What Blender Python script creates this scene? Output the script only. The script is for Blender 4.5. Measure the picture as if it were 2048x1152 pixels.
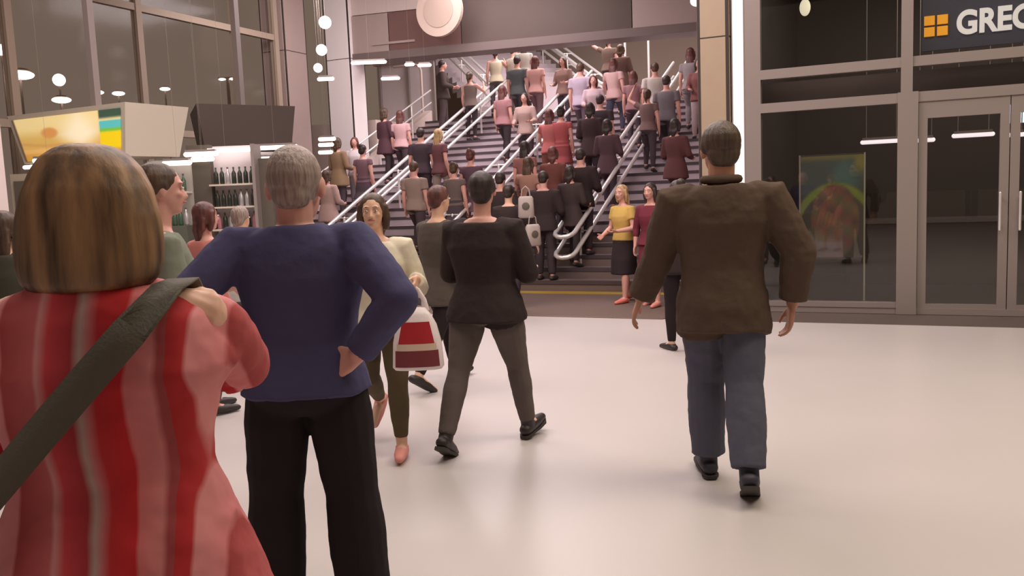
import bpy, math, random
from mathutils import Vector, Matrix, Quaternion
random.seed(7)
R_ = math.radians
for o in list(bpy.data.objects): bpy.data.objects.remove(o)
SC = bpy.context.scene
COL = SC.collection

# ------------------------------------------------------------------ camera
CAM_H = 1.557
CR = Vector((0.90920123, 0.41441512, -0.04016512))
CU = Vector((-0.00920442, 0.11645043, 0.99315385))
CF = Vector((-0.41625522, 0.90260701, -0.10969133))
FPX = 1715.4
cam = bpy.data.cameras.new('camera'); cam.sensor_width = 36; cam.lens = FPX*36/2048
cam.clip_start = .05; cam.clip_end = 500
co = bpy.data.objects.new('camera', cam); COL.objects.link(co)
M = Matrix((CR, CU, -CF)).transposed().to_4x4(); M.translation = (0, 0, CAM_H)
co.matrix_world = M; SC.camera = co

# ------------------------------------------------------------------ world, exposure, big lights
SC.view_settings.view_transform = 'Standard'
try: SC.view_settings.look = 'None'
except Exception: pass
SC.view_settings.exposure = 0.0; SC.view_settings.gamma = 1.0; SC.view_settings.use_curve_mapping = False
w = bpy.data.worlds.new('night'); SC.world = w; w.use_nodes = True
bg = w.node_tree.nodes['Background']; bg.inputs[0].default_value = (.168, .118, .090, 1); bg.inputs[1].default_value = 1.0
def area(name, loc, size, power, col, rot=(0,0,0), sy=None):
    l = bpy.data.lights.new(name, 'AREA'); l.energy = power; l.color = col; l.size = size
    if sy: l.shape = 'RECTANGLE'; l.size_y = sy
    o = bpy.data.objects.new(name, l); o.location = loc; o.rotation_euler = rot; COL.objects.link(o); return o
area('ceiling_lamp_front', (-1.5, 3.5, 6.3), 5, 260, (1, .88, .80))
area('ceiling_lamp_right', (2.6, 5.5, 6.3), 3, 230, (1, .87, .64))
area('ceiling_lamp_left', (-7.5, 6.5, 6.3), 4, 300, (1, .85, .80))
area('ceiling_lamp_middle', (-3.6, 8.6, 6.3), 4, 300, (1, .84, .84))
area('stair_lamp_low', (-7.5, 15.4, 6.3), 3, 290, (.96, .85, .90))
area('stair_lamp_high', (-7.0, 19.8, 7.6), 5, 760, (1, .88, .86))
area('shop_fill', (1.2, 12.6, 4.6), 2.5, 60, (1, .9, .8))  # added fill that lifts the shop interior and poster, not a fitting
area('pillar_fill', (-9.6, 12.6, 5.6), 1.6, 110, (1, .88, .86), (R_(75), 0, R_(38)))  # added wash to brighten the white pillar and upper panel, not a fitting
area('back_lamp', (-2.5, -2.0, 5.0), 4, 120, (1, .85, .78), (R_(-40), 0, 0))

# ------------------------------------------------------------------ projection helpers (read places off the photograph)
def ray(x, y): return CF + CR*((x-1024)/FPX) - CU*((y-576)/FPX)
def yplane(x, y, Y): d = ray(x, y); return Vector((0,0,CAM_H)) + d*(Y/d.y)
def xplane(x, y, X): d = ray(x, y); return Vector((0,0,CAM_H)) + d*(X/d.x)
def zplane(x, y, Z=0): d = ray(x, y); return Vector((0,0,CAM_H)) + d*((Z-CAM_H)/d.z)
def depth(x, y, D): return Vector((0,0,CAM_H)) + ray(x, y)*D
SLOPE = math.tan(R_(24)); Y0 = 12.4; NST = 21; TREAD = .376; RISER = TREAD*SLOPE; YTOP = Y0+TREAD*NST; ZTOP = RISER*NST
def onstair(x, y, h):
    d = ray(x, y); k = (h - Y0*SLOPE - CAM_H)/(d.z - d.y*SLOPE)
    p = Vector((0,0,CAM_H)) + d*k
    if p.y > YTOP:
        p = zplane(x, y, ZTOP+h); p.z = ZTOP; return p
    if p.y < Y0: p = zplane(x, y, h); p.z = 0; return p
    i = int((p.y-Y0)/TREAD); p.y = Y0+(i+.40)*TREAD; p.z = (i+1)*RISER
    return p

# ------------------------------------------------------------------ materials
MATS = {}
def mat(name, col, rough=.7, metal=0, bump=0, bscale=40, var=0, vscale=6, spec=.5, sheen=0):
    if name in MATS: return MATS[name]
    m = bpy.data.materials.new(name); m.use_nodes = True; n = m.node_tree.nodes; L = m.node_tree.links
    b = n['Principled BSDF']; b.inputs['Base Color'].default_value = (*col, 1)
    b.inputs['Roughness'].default_value = rough; b.inputs['Metallic'].default_value = metal
    b.inputs['Specular IOR Level'].default_value = spec
    if sheen: b.inputs['Sheen Weight'].default_value = sheen
    tc = n.new('ShaderNodeTexCoord')
    if var:
        no = n.new('ShaderNodeTexNoise'); no.inputs['Scale'].default_value = vscale; no.inputs['Detail'].default_value = 5
        L.new(tc.outputs['Object'], no.inputs['Vector'])
        mx = n.new('ShaderNodeMix'); mx.data_type = 'RGBA'
        mx.inputs[6].default_value = (*[c*(1-var) for c in col], 1); mx.inputs[7].default_value = (*[min(1, c*(1+var)) for c in col], 1)
        L.new(no.outputs['Fac'], mx.inputs[0]); L.new(mx.outputs[2], b.inputs['Base Color'])
    if bump:
        nb = n.new('ShaderNodeTexNoise'); nb.inputs['Scale'].default_value = bscale; nb.inputs['Detail'].default_value = 4
        L.new(tc.outputs['Object'], nb.inputs['Vector'])
        bp = n.new('ShaderNodeBump'); bp.inputs['Strength'].default_value = bump; bp.inputs['Distance'].default_value = .02
        L.new(nb.outputs['Fac'], bp.inputs['Height']); L.new(bp.outputs['Normal'], b.inputs['Normal'])
    MATS[name] = m; return m
def srgb(r, g, b):
    f = lambda c: ((c/255+.055)/1.055)**2.4 if c > 10 else c/255/12.92
    return (f(r), f(g), f(b))
def emis(name, col, s):
    if name in MATS: return MATS[name]
    m = bpy.data.materials.new(name); m.use_nodes = True; b = m.node_tree.nodes['Principled BSDF']
    b.inputs['Base Color'].default_value = (*col, 1); b.inputs['Emission Color'].default_value = (*col, 1); b.inputs['Emission Strength'].default_value = s
    MATS[name] = m; return m
def glass(name, tint=(1,1,1), refl=.10, rough=.03):
    m = bpy.data.materials.new(name); m.use_nodes = True; n = m.node_tree.nodes; L = m.node_tree.links; n.clear()
    out = n.new('ShaderNodeOutputMaterial'); t = n.new('ShaderNodeBsdfTransparent'); t.inputs[0].default_value = (*tint, 1)
    g = n.new('ShaderNodeBsdfGlossy'); g.inputs['Roughness'].default_value = rough; g.inputs['Color'].default_value = (.9,.9,.9,1)
    f = n.new('ShaderNodeLayerWeight'); pw = n.new('ShaderNodeMath'); pw.operation = 'POWER'; pw.inputs[1].default_value = 4; L.new(f.outputs['Facing'], pw.inputs[0])
    ad = n.new('ShaderNodeMath'); ad.operation = 'MULTIPLY_ADD'; ad.inputs[1].default_value = .6; ad.inputs[2].default_value = refl; L.new(pw.outputs[0], ad.inputs[0])
    mx = n.new('ShaderNodeMixShader'); L.new(ad.outputs[0], mx.inputs[0]); L.new(t.outputs[0], mx.inputs[1]); L.new(g.outputs[0], mx.inputs[2])
    L.new(mx.outputs[0], out.inputs[0]); MATS[name] = m; return m
def stripes(name, cols, scale=2.6):
    """vertical woven stripes running down the garment"""
    m = bpy.data.materials.new(name); m.use_nodes = True; n = m.node_tree.nodes; L = m.node_tree.links
    b = n['Principled BSDF']; b.inputs['Roughness'].default_value = .85
    tc = n.new('ShaderNodeTexCoord'); sp = n.new('ShaderNodeSeparateXYZ'); L.new(tc.outputs['Object'], sp.inputs[0])
    wn = n.new('ShaderNodeTexNoise'); wn.inputs['Scale'].default_value = 3; L.new(tc.outputs['Object'], wn.inputs['Vector'])
    ma = n.new('ShaderNodeMath'); ma.operation = 'MULTIPLY_ADD'; ma.inputs[1].default_value = .06; L.new(wn.outputs['Fac'], ma.inputs[0]); L.new(sp.outputs['X'], ma.inputs[2])
    m2 = n.new('ShaderNodeMath'); m2.operation = 'MULTIPLY_ADD'; m2.inputs[1].default_value = scale; m2.inputs[2].default_value = .5; L.new(ma.outputs[0], m2.inputs[0])
    fr = n.new('ShaderNodeMath'); fr.operation = 'FRACT'; L.new(m2.outputs[0], fr.inputs[0])
    cr = n.new('ShaderNodeValToRGB'); L.new(fr.outputs[0], cr.inputs[0]); el = cr.color_ramp.elements
    el[0].position = cols[0][0]; el[0].color = (*srgb(*cols[0][1]), 1); el[1].position = cols[1][0]; el[1].color = (*srgb(*cols[1][1]), 1)
    for p, c in cols[2:]:
        e = el.new(p); e.color = (*srgb(*c), 1)
    L.new(cr.outputs[0], b.inputs['Base Color'])
    nb = n.new('ShaderNodeTexNoise'); nb.inputs['Scale'].default_value = 9; L.new(tc.outputs['Object'], nb.inputs['Vector'])
    bp = n.new('ShaderNodeBump'); bp.inputs['Strength'].default_value = .5; bp.inputs['Distance'].default_value = .03; L.new(nb.outputs['Fac'], bp.inputs['Height']); L.new(bp.outputs['Normal'], b.inputs['Normal'])
    return m
def hairmat(name, c1, c2, sc=30):
    if name in MATS: return MATS[name]
    m = bpy.data.materials.new(name); m.use_nodes = True; n = m.node_tree.nodes; L = m.node_tree.links
    b = n['Principled BSDF']; b.inputs['Roughness'].default_value = .5
    tc = n.new('ShaderNodeTexCoord'); mp = n.new('ShaderNodeMapping'); mp.inputs['Scale'].default_value = (sc, sc, sc*.08); L.new(tc.outputs['Object'], mp.inputs[0])
    no = n.new('ShaderNodeTexNoise'); no.inputs['Scale'].default_value = 1; no.inputs['Detail'].default_value = 6; L.new(mp.outputs[0], no.inputs['Vector'])
    cr = n.new('ShaderNodeValToRGB'); L.new(no.outputs['Fac'], cr.inputs[0])
    cr.color_ramp.elements[0].position = .35; cr.color_ramp.elements[0].color = (*srgb(*c1), 1)
    cr.color_ramp.elements[1].position = .68; cr.color_ramp.elements[1].color = (*srgb(*c2), 1)
    L.new(cr.outputs[0], b.inputs['Base Color'])
    bp = n.new('ShaderNodeBump'); bp.inputs['Strength'].default_value = .7; bp.inputs['Distance'].default_value = .01; L.new(no.outputs['Fac'], bp.inputs['Height']); L.new(bp.outputs['Normal'], b.inputs['Normal'])
    MATS[name] = m; return m

# ------------------------------------------------------------------ mesh helpers
class MB:
    def __init__(s): s.v = []; s.f = []; s.mi = []; s.cur = 0
    def add(s, vs, fs):
        k = len(s.v); s.v += [tuple(v) for v in vs]; s.f += [tuple(i+k for i in f) for f in fs]; s.mi += [s.cur]*len(fs); return s
    def box(s, x0, x1, y0, y1, z0, z1):
        vs = [(x, y, z) for z in (z0, z1) for x, y in ((x0,y0),(x1,y0),(x1,y1),(x0,y1))]
        return s.add(vs, [(3,2,1,0),(4,5,6,7),(0,1,5,4),(1,2,6,5),(2,3,7,6),(3,0,4,7)])
    def hexa(s, p):   # 8 points bottom ring then top ring
        return s.add(p, [(3,2,1,0),(4,5,6,7),(0,1,5,4),(1,2,6,5),(2,3,7,6),(3,0,4,7)])
    def tube(s, pts, rad, n=12, flat=1.0, ref=None, cap='round', closed=False):
        pts = [Vector(p) for p in pts]
        if not isinstance(rad, (list, tuple)): rad = [rad]*len(pts)
        N = len(pts); tang = []
        for i in range(N):
            if closed: t = pts[(i+1) % N]-pts[i-1]
            else: t = pts[min(i+1, N-1)]-pts[max(i-1, 0)]
            tang.append(t.normalized())
        a = Vector(ref) if ref is not None else (Vector((1,0,0)) if abs(tang[0].x) < .9 else Vector((0,1,0)))
        rings = []
        for i in range(N):
            t = tang[i]; u = (a - t*a.dot(t))
            if u.length < 1e-4: u = t.orthogonal()
            u.normalize(); v = t.cross(u); a = u if ref is None else Vector(ref)
            rings.append((pts[i], u, v, rad[i], t))
        rr = []
        if cap == 'round' and not closed:
            p, u, v, r, t = rings[0]
            for k in (75, 45, 20): rr.append((p - t*r*math.sin(R_(k))*min(1, flat if flat < 1 else 1), u, v, r*math.cos(R_(k)), t))
            rr += rings
            p, u, v, r, t = rings[-1]
            for k in (20, 45, 75): rr.append((p + t*r*math.sin(R_(k)), u, v, r*math.cos(R_(k)), t))
        else: rr = rings
        vs = []
        for p, u, v, r, t in rr:
            for j in range(n):
                th = 2*math.pi*j/n; vs.append(p + u*(r*math.cos(th)) + v*(r*flat*math.sin(th)))
        m = len(rr); fs = []
        for i in range(m if closed else m-1):
            for j in range(n):
                a0 = i*n+j; a1 = i*n+(j+1) % n; b0 = ((i+1) % m)*n+j; b1 = ((i+1) % m)*n+(j+1) % n
                fs.append((a0, a1, b1, b0))
        if not closed: fs.append(tuple(range(n-1, -1, -1))); fs.append(tuple((m-1)*n+j for j in range(n)))
        return s.add(vs, fs)
    def ell(s, c, r, rot=None, n=16, m=10):
        c = Vector(c); vs = [Vector((0,0,-1))]; fs = []
        for i in range(1, m):
            ph = math.pi*i/m - math.pi/2
            for j in range(n):
                th = 2*math.pi*j/n; vs.append(Vector((math.cos(ph)*math.cos(th), math.cos(ph)*math.sin(th), math.sin(ph))))
        vs.append(Vector((0,0,1)))
        for j in range(n): fs.append((0, 1+(j+1) % n, 1+j))
        for i in range(m-2):
            for j in range(n):
                a0 = 1+i*n+j; a1 = 1+i*n+(j+1) % n; fs.append((a0, a1, a1+n, a0+n))
        k = 1+(m-2)*n
        for j in range(n): fs.append((k+j, k+(j+1) % n, len(vs)-1))
        q = [Vector((v.x*r[0], v.y*r[1], v.z*r[2])) for v in vs]
        if rot is not None: q = [rot @ v for v in q]
        return s.add([v+c for v in q], fs)
    def loft(s, rings, n=24, e=2.3, cap=True):   # rings: (cx,cy,cz,rx,ry)
        vs = []
        for cx, cy, cz, rx, ry in rings:
            for j in range(n):
                th = 2*math.pi*j/n; c, q = math.cos(th), math.sin(th)
                vs.append((cx+rx*math.copysign(abs(c)**(2/e), c), cy+ry*math.copysign(abs(q)**(2/e), q), cz))
        fs = []
        for i in range(len(rings)-1):
            for j in range(n):
                a0 = i*n+j; a1 = i*n+(j+1) % n; fs.append((a0, a1, a1+n, a0+n))
        if cap: fs.append(tuple(range(n-1, -1, -1))); fs.append(tuple((len(rings)-1)*n+j for j in range(n)))
        return s.add(vs, fs)
    def xf(s, M, start=0):
        s.v = s.v[:start] + [tuple(M @ Vector(v)) for v in s.v[start:]]; return s
    def mesh(s, name):
        me = bpy.data.meshes.new(name); me.from_pydata(s.v, [], s.f); me.update(); return me
    def build(s, name, m, parent=None, smooth=False, loc=None):
        me = s.mesh(name)
        for q in (m if isinstance(m, (list, tuple)) else [m]): me.materials.append(q)
        if any(s.mi): me.polygons.foreach_set('material_index', s.mi)
        if smooth: me.polygons.foreach_set('use_smooth', [True]*len(me.polygons))
        o = bpy.data.objects.new(name, me); COL.objects.link(o)
        if parent: o.parent = parent
        if loc: o.location = loc
        return o
def tag(o, label=None, cat=None, group=None, kind=None):
    if label: o['label'] = label
    if cat: o['category'] = cat
    if group: o['group'] = group
    if kind: o['kind'] = kind
    return o
def thing(name, label, cat, loc=(0,0,0), rz=0, group=None):
    o = bpy.data.objects.new(name, None); COL.objects.link(o); o.location = loc; o.rotation_euler = (0,0,rz); o.empty_display_size = .1
    return tag(o, label, cat, group)
def struct(name, mb, m, label=None, parent=None, smooth=False):
    o = mb.build(name, m, parent, smooth)
    if not parent: o['kind'] = 'structure'
    if label: o['label'] = label
    return o
def box(name, m, parent, *a): return MB().box(*a).build(name, m, parent)

# ================================================================== LARGE STRUCTURE
m_floor = mat('polished_floor', (.56, .515, .505), .33, var=.05, vscale=.8, bump=.02, bscale=3, spec=.35)
struct('floor', MB().box(-30, 12, -8, 9.9, -.2, 0), m_floor, 'pale polished concourse floor')
m_mat = mat('entrance_matting', srgb(104, 86, 78), .9, var=.12, vscale=20, bump=.1, bscale=200)
t = thing('entrance_mat', 'wide dark brown entrance matting laid before the foot of the stairs', 'mat', (0,0,0))
box('mat_carpet', m_mat, t, -12.2, -2.6, 9.9, 12.36, -.19, .004)
box('mat_edge_strip', mat('edge_metal', srgb(140,125,115), .4, .6), t, -12.2, -2.6, 9.86, 9.92, -.05, .008)
struct('trim_1', MB().box(-30, 12, 9.9, 30, -.2, -.004), mat('inner_floor', srgb(90,78,72), .6, var=.08), 'dark floor beyond the shop line')
m_ceil = mat('ceiling_paint', srgb(120, 104, 92), .8)
struct('ceiling', MB().box(-12.2, 9, -8, 16.8, 7.2, 7.4), m_ceil, 'high dim foyer ceiling')
m_white = mat('white_render', srgb(222, 208, 206), .6, var=.03)
m_pale = mat('pale_panel', srgb(196, 178, 172), .6, var=.03)
m_lilac = mat('grey_lilac_paint', srgb(160, 140, 134), .55, var=.04)
m_tan = mat('tan_cladding', srgb(170, 150, 128), .55, var=.06)
m_steel = mat('satin_steel', (.90, .86, .85), .30, .55)
m_frame = mat('grey_frame_metal', srgb(150, 138, 134), .45, .2)
m_brown = mat('dull_brown_panel', srgb(82, 67, 60), .7, var=.08, vscale=2)
m_redbrown = mat('dull_red_brown_panel', srgb(108, 76, 70), .7, var=.08, vscale=2)
m_backwall = mat('far_wall_paint', srgb(150, 134, 122), .8, var=.06, vscale=1)
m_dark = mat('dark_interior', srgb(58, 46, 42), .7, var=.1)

# ---- staircase
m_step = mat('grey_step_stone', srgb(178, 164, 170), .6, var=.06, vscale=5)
m_lows = mat('shaded_step_stone', srgb(112, 96, 92), .6, var=.06, vscale=5)  # crowd shade on the lowest steps put into a darker stone colour
m_nose = mat('dark_nosing', srgb(74, 62, 66), .7)
m_yellow = mat('yellow_warning_strip', srgb(160, 130, 50), .7)
SX0, SX1 = -11.5, -2.66
st = thing('staircase', 'broad grey stone staircase crowded with people climbing away', 'staircase', (0,0,0))
sm = None; nm = None
for i in range(NST):
    y = Y0+i*TREAD; z = i*RISER
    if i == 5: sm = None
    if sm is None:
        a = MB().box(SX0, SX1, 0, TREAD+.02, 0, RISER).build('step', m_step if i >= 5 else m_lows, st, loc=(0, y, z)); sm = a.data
        b = MB().box(SX0, SX1, -.012, .055, RISER-.05, RISER+.006).build('nosing', m_nose, a); nm = b.data
    else:
        a = bpy.data.objects.new('step', sm); COL.objects.link(a); a.parent = st; a.location = (0, y, z)
        b = bpy.data.objects.new('nosing', nm); COL.objects.link(b); b.parent = a
pf = MB(); pf.hexa([(SX0, Y0+.3, -.1), (SX1, Y0+.3, -.1), (SX1, YTOP, -.1), (SX0, YTOP, -.1), (SX0, Y0+.3, .0), (SX1, Y0+.3, .0), (SX1, YTOP, ZTOP-.2), (SX0, YTOP, ZTOP-.2)])
pf.build('stair_mass', m_nose, st)
box('warning_strip', m_yellow, st, SX0, SX1, Y0-.32, Y0-.02, .0, .012)['label'] = 'yellow warning strip at the foot of the stairs'
struct('trim_2', MB().box(-14, -2.6, YTOP, 27, ZTOP-.4, ZTOP), m_step, 'upper stair landing floor')
# side parapets
def slab_along(x0, x1, y0, y1, h, under=.3):
    return MB().hexa([(x0,y0,max(0,(y0-Y0)*SLOPE-under)),(x1,y0,max(0,(y0-Y0)*SLOPE-under)),(x1,y1,(y1-Y0)*SLOPE-under),(x0,y1,(y1-Y0)*SLOPE-under),
                      (x0,y0,(y0-Y0)*SLOPE+h),(x1,y0,(y0-Y0)*SLOPE+h),(x1,y1,(y1-Y0)*SLOPE+h),(x0,y1,(y1-Y0)*SLOPE+h)])
struct('trim_3', slab_along(-11.72, -11.5, 12.8, YTOP, .32, 3), m_pale, 'pale stringer along the left side of the stairs')
struct('wall_right', MB().box(-2.65, -2.4, 12.2, 27, 0, 7), m_lilac, 'grey side wall of the stairwell')
struct('wall_back', MB().box(-17, -2.5, 27, 27.3, 0, 11), m_backwall, 'dim back wall above the stairs')
# side landing block (grey box at stair side)
struct('wall_stair_block', MB().box(-13.9, -11.72, 17.9, YTOP+.3, 0, ZTOP-.05), m_pale, 'pale solid block beside the stairs')
# ---- pillars
def pillar(name, x0, x1, y0, y1, z1, m, lab):
    t = thing(name, lab, 'pillar', ((x0+x1)/2, (y0+y1)/2, 0)); hx, hy = (x1-x0)/2, (y1-y0)/2
    mb = MB()
    r = .04; ring = [(hx, -hy+r), (hx, hy-r), (hx-r, hy), (-hx+r, hy), (-hx, hy-r), (-hx, -hy+r), (-hx+r, -hy), (hx-r, -hy)]
    nseg = 3; zs = [z1*k/nseg for k in range(nseg+1)]
    for k in range(nseg):
        mb = MB(); vs = [(x, y, zs[k]+.008) for x, y in ring]+[(x, y, zs[k+1]-.008) for x, y in ring]
        fs = [tuple(range(7,-1,-1)), tuple(range(8,16))]+[(j, (j+1) % 8, 8+(j+1) % 8, 8+j) for j in range(8)]
        mb.add(vs, fs).build('cladding_panel', m, t)
    s = .985; MB().box(-hx*s, hx*s, -hy*s, hy*s, 0, z1).build('core', m_dark, t); return t
pillar('white_pillar', -12.35, -11.66, 16.9, 17.5, 7.2, mat('bright_white_cladding', srgb(238,228,228), .5), 'tall bright white pillar left of the stairs holding the brown beam')
pillar('grey_pillar', -12.75, -12.1, 15.15, 15.9, 7.2, m_lilac, 'wide grey lilac pillar between the glass wall and the white pillar')
pillar('tan_column', -2.33, -1.95, 10.72, 11.0, 5.0, m_tan, 'tan clad column between the stairs and the shop front')
# ---- beam over the stairs
bt = thing('fascia_beam', 'deep dull brown beam spanning above the stairs', 'beam', (0,0,0))
for x0, x1, m in ((-11.9, -10.75, m_lilac), (-10.73, -9.0, m_redbrown), (-8.98, -5.2, m_brown)):
    z1 = 5.75 if x1 < -8.9 else 7.2
    box('fascia_panel', m, bt, x0, x1, 17.0, 17.25, 4.9, z1)
box('fascia_panel', m_lilac, bt, -5.18, -2.66, 17.0, 17.25, 4.9, 7.2)
box('bottom_rail', mat('beam_edge', srgb(108,92,88), .6), bt, -11.9, -2.6, 16.96, 17.6, 4.72, 4.9)
box('raised_strip', m_lilac, bt, -11.15, -10.1, 16.96, 17.0, 5.05, 5.1)
box('upper_panel', m_pale, bt, -11.9, -9.55, 17.02, 17.25, 5.77, 7.2)
box('upper_panel', m_redbrown, bt, -9.53, -9.2, 17.0, 17.25, 5.77, 7.2)
_p = Vector((-11.9, 17.0, 0)); _a = R_(8.2); bt.rotation_euler = (0, 0, _a); bt.location = _p - Matrix.Rotation(_a, 3, 'Z') @ _p
struct('ceiling_stairwell', MB().box(-14, -2.5, 17.2, 27.2, 9.6, 9.8), m_ceil, 'ceiling high over the upper landing')
# round sign
c = yplane(879, 21, 16.7)
ds = thing('round_hanging_sign', 'round tan disc hanging in front of the brown beam', 'sign', c)
def disc(r, y0, y1, m, nm_, par):
    n = 40; vs = [(r*math.cos(2*math.pi*j/n), y, r*math.sin(2*math.pi*j/n)) for y in (y0, y1) for j in range(n)]
    fs = [tuple(range(n)), tuple(range(2*n-1, n-1, -1))]+[(j, n+j, n+(j+1) % n, (j+1) % n) for j in range(n)]
    return MB().add(vs, fs).build(nm_, m, par)
disc(.55, -.05, .05, mat('sign_rim_tan', srgb(188,166,152), .5), 'rim', ds)
disc(.36, -.062, -.05, mat('sign_face_tan', srgb(172,150,136), .5), 'face', ds)
MB().tube([(0,0,.5),(0,0,2.0)], .02, 8).build('hanger', m_steel, ds)

# ---- handrails (double rail pairs with posts and U ends)
def unit_rail(par, A, B, side, hz, r=.036, name='rail'):
    """one loop: two rails side by side joined by a U at the foot; A foot point, B top point (nosing line), side vector half gap"""
    A, B, s = Vector(A), Vector(B), Vector(side); d = (B-A).normalized(); up = Vector((0,0,hz))
    pts = [B+up-s, A+up-s]
    e = A+up
    for k in range(1, 6):
        th = math.pi*k/6; pts.append(e - s*math.cos(th) - d*(s.length*math.sin(th)))
    pts += [A+up+s, B+up+s]
    return MB().tube(pts, r, 10).build(name, m_steel, par, True)
def handrail(label, A, B, side, n=4, double=True, heights=(.92, .6)):
    t = thing('handrail', label, 'handrail', (0,0,0), group=None)
    A, B, s = Vector(A), Vector(B), Vector(side)
    for h in heights:
        if double: unit_rail(t, A, B, s, h)
        else: MB().tube([A+Vector((0,0,h)), B+Vector((0,0,h))], .022, 10).build('rail', m_steel, t, True)
    for k in range(n):
        p = A.lerp(B, (k+.35)/n)
        MB().tube([p-Vector((0,0,.05)), p+Vector((0,0,heights[0]))], .024, 8).build('post', m_steel, t, True)
        if double:
            for h in heights: MB().tube([p-s+Vector((0,0,h)), p+s+Vector((0,0,h))], .014, 6).build('bracket', m_steel, t, True)
    return t
zt = ZTOP
handrail('double steel handrail nearest the right side of the stairs, ending in open loops', (-4.81, Y0+.08, .0), (-4.81, YTOP, zt), (.16,0,0), 4)
handrail('double steel handrail up the middle of the stairs, its foot behind the black-topped walker', (-7.15, Y0+.08, .0), (-7.15, YTOP, zt), (.16,0,0), 4)
handrail('long double steel handrail on the left of the stairs, behind the woman in white', (-9.42, Y0+.08, .0), (-9.42, YTOP, zt), (.16,0,0), 4)
handrail('thin pale wall-side handrail at the far left edge of the stairs', (-11.4, Y0+1.5, 1.5*SLOPE), (-11.4, YTOP-.2, zt-.1), (.1,0,0), 4, False)
# ---- upper flight
ud = Vector((-.749, .663, 0)); us = Vector((.775, .632, 0)); c0 = Vector((-9.84, 20.6, ZTOP))
uf = thing('upper_staircase', 'upper flight rising away to the left from the landing under the beam', 'staircase', (0,0,0))
for i in range(16):
    a = c0 + ud*(i*.34) + Vector((0,0,i*.174)) - us*.2; b = a + us*3.6
    q = [a, b, b+ud*.36, a+ud*.36]; MB().hexa([*[v+Vector((0,0,-.1)) for v in q], *[v+Vector((0,0,.174)) for v in q]]).build('step', m_step, uf)
el = ud*(14*.34) + Vector((0,0,14*.174))
handrail('left double handrail of the upper flight, high behind the crowd', c0, c0+el, us*.13, 3)
handrail('right double handrail of the upper flight, four bright bars under the beam', c0+us*3.15, c0+us*3.15+el, us*.16, 3)
# landing back: posts and glazed screen on the left (lift enclosure)
sc_ = thing('lift_enclosure', 'pale glazed lift enclosure standing left of the upper stairs', 'lift', (0,0,0))
gl2 = glass('lift_glass', (.85,.85,.88), .12, .15)
pa = [yplane(732, 420, 18.6), yplane(806, 400, 18.6)]
X0, X1, X2 = -12.6, -11.55, -10.9
m_lp = mat('pale_grey_lift_panel', srgb(218, 208, 212), .45, var=.04)
box('panel', m_lp, sc_, -12.5, -11.75, 20.9, 20.98, ZTOP-.05, 5.25)
box('panel', m_lp, sc_, -13.4, -12.55, 20.9, 20.98, ZTOP-.05, 5.25)
for x in (-13.45, -12.52, -11.72): box('frame_post', m_frame, sc_, x-.04, x+.04, 20.82, 20.9, ZTOP-.05, 5.35)
box('header', m_lilac, sc_, -13.6, -11.6, 20.8, 20.98, 5.25, 5.5)
MB().tube([(-11.95,20.6,ZTOP),(-11.95,20.6,4.95),(-12.0,20.6,5.08),(-12.12,20.6,5.12),(-12.8,20.6,5.12)], .035, 8).build('bent_tube_frame', m_pale, sc_, True)

# ---- left glass wall (along the concourse) with night outside
gw = glass('night_glass', (.96,.96,.96), .006, .12)
XW = -12.25; m_mul = mat('mullion_brown_grey', srgb(156,138,122), .6)
mull = [1.4, 3.9, 6.4, 8.9, 11.36, 13.78, 15.0]
wl = struct('wall_left', MB().box(XW-.06, XW+.06, -6, 16, 0, .12), m_frame, 'glazed side wall of the concourse')
for i, y in enumerate(mull):
    MB().box(XW-.07, XW+.07, y-.06, y+.06, .12, 7.2).build('mullion', m_mul, wl)
for z in (2.9, 5.04): MB().box(XW-.05, XW+.05, -6, 15.0, z-.06, z+.06).build('transom', m_mul, wl)
for i in range(len(mull)-1):
    for z0, z1 in ((.12, 2.84), (2.96, 4.98), (5.1, 7.2)):
        MB().box(XW-.008, XW+.008, mull[i]+.06, mull[i+1]-.06, z0, z1).build('window_pane', gw, wl)
# ---- shop front
YF = 10.75
m_glass_s = glass('shop_glass', (.93,.93,.92), .05, .02)
sf = struct('wall_shop_front', MB().box(-1.62, 5.2, YF-.04, YF+.1, 0, .07), m_frame, 'grey framed glazed shop front')
def fr(nm_, x0, x1, z0, z1, y0=YF-.05, y1=YF+.07, m=None): return MB().box(x0, x1, y0, y1, z0, z1).build(nm_, m or m_frame, sf)
fr('mullion', -1.76, -1.58, 0, 5.0)
fr('mullion', -.06, .06, 2.5, 5.0, YF-.07, YF+.09); fr('mullion', -.09, .12, 0, 2.5, YF-.07, YF+.09)
fr('mullion', 1.95, 2.13, 0, 2.5, YF-.07, YF+.09); fr('mullion', 1.98, 2.1, 2.5, 5, YF-.07, YF+.09); fr('mullion', 3.9, 4.05, 0, 5, YF-.07, YF+.09)
for z in (2.44, 2.83): fr('transom', -1.58, 5.2, z-.055, z+.055)
fr('sill', -1.58, -.09, .07, .13)
for a, b in ((-1.58, -.06), (.06, 1.98), (2.1, 3.9)):
    fr('window_pane', a, b, 2.885, 5.0, YF-.006, YF+.006, m_glass_s); fr('window_pane', a, b, 2.495, 2.775, YF-.006, YF+.006, m_glass_s)
fr('window_pane', -1.58, -.09, .13, 2.385, YF-.006, YF+.006, m_glass_s)
fr('window_pane', 2.13, 3.9, .07, 2.385, YF-.006, YF+.006, m_glass_s)
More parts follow.
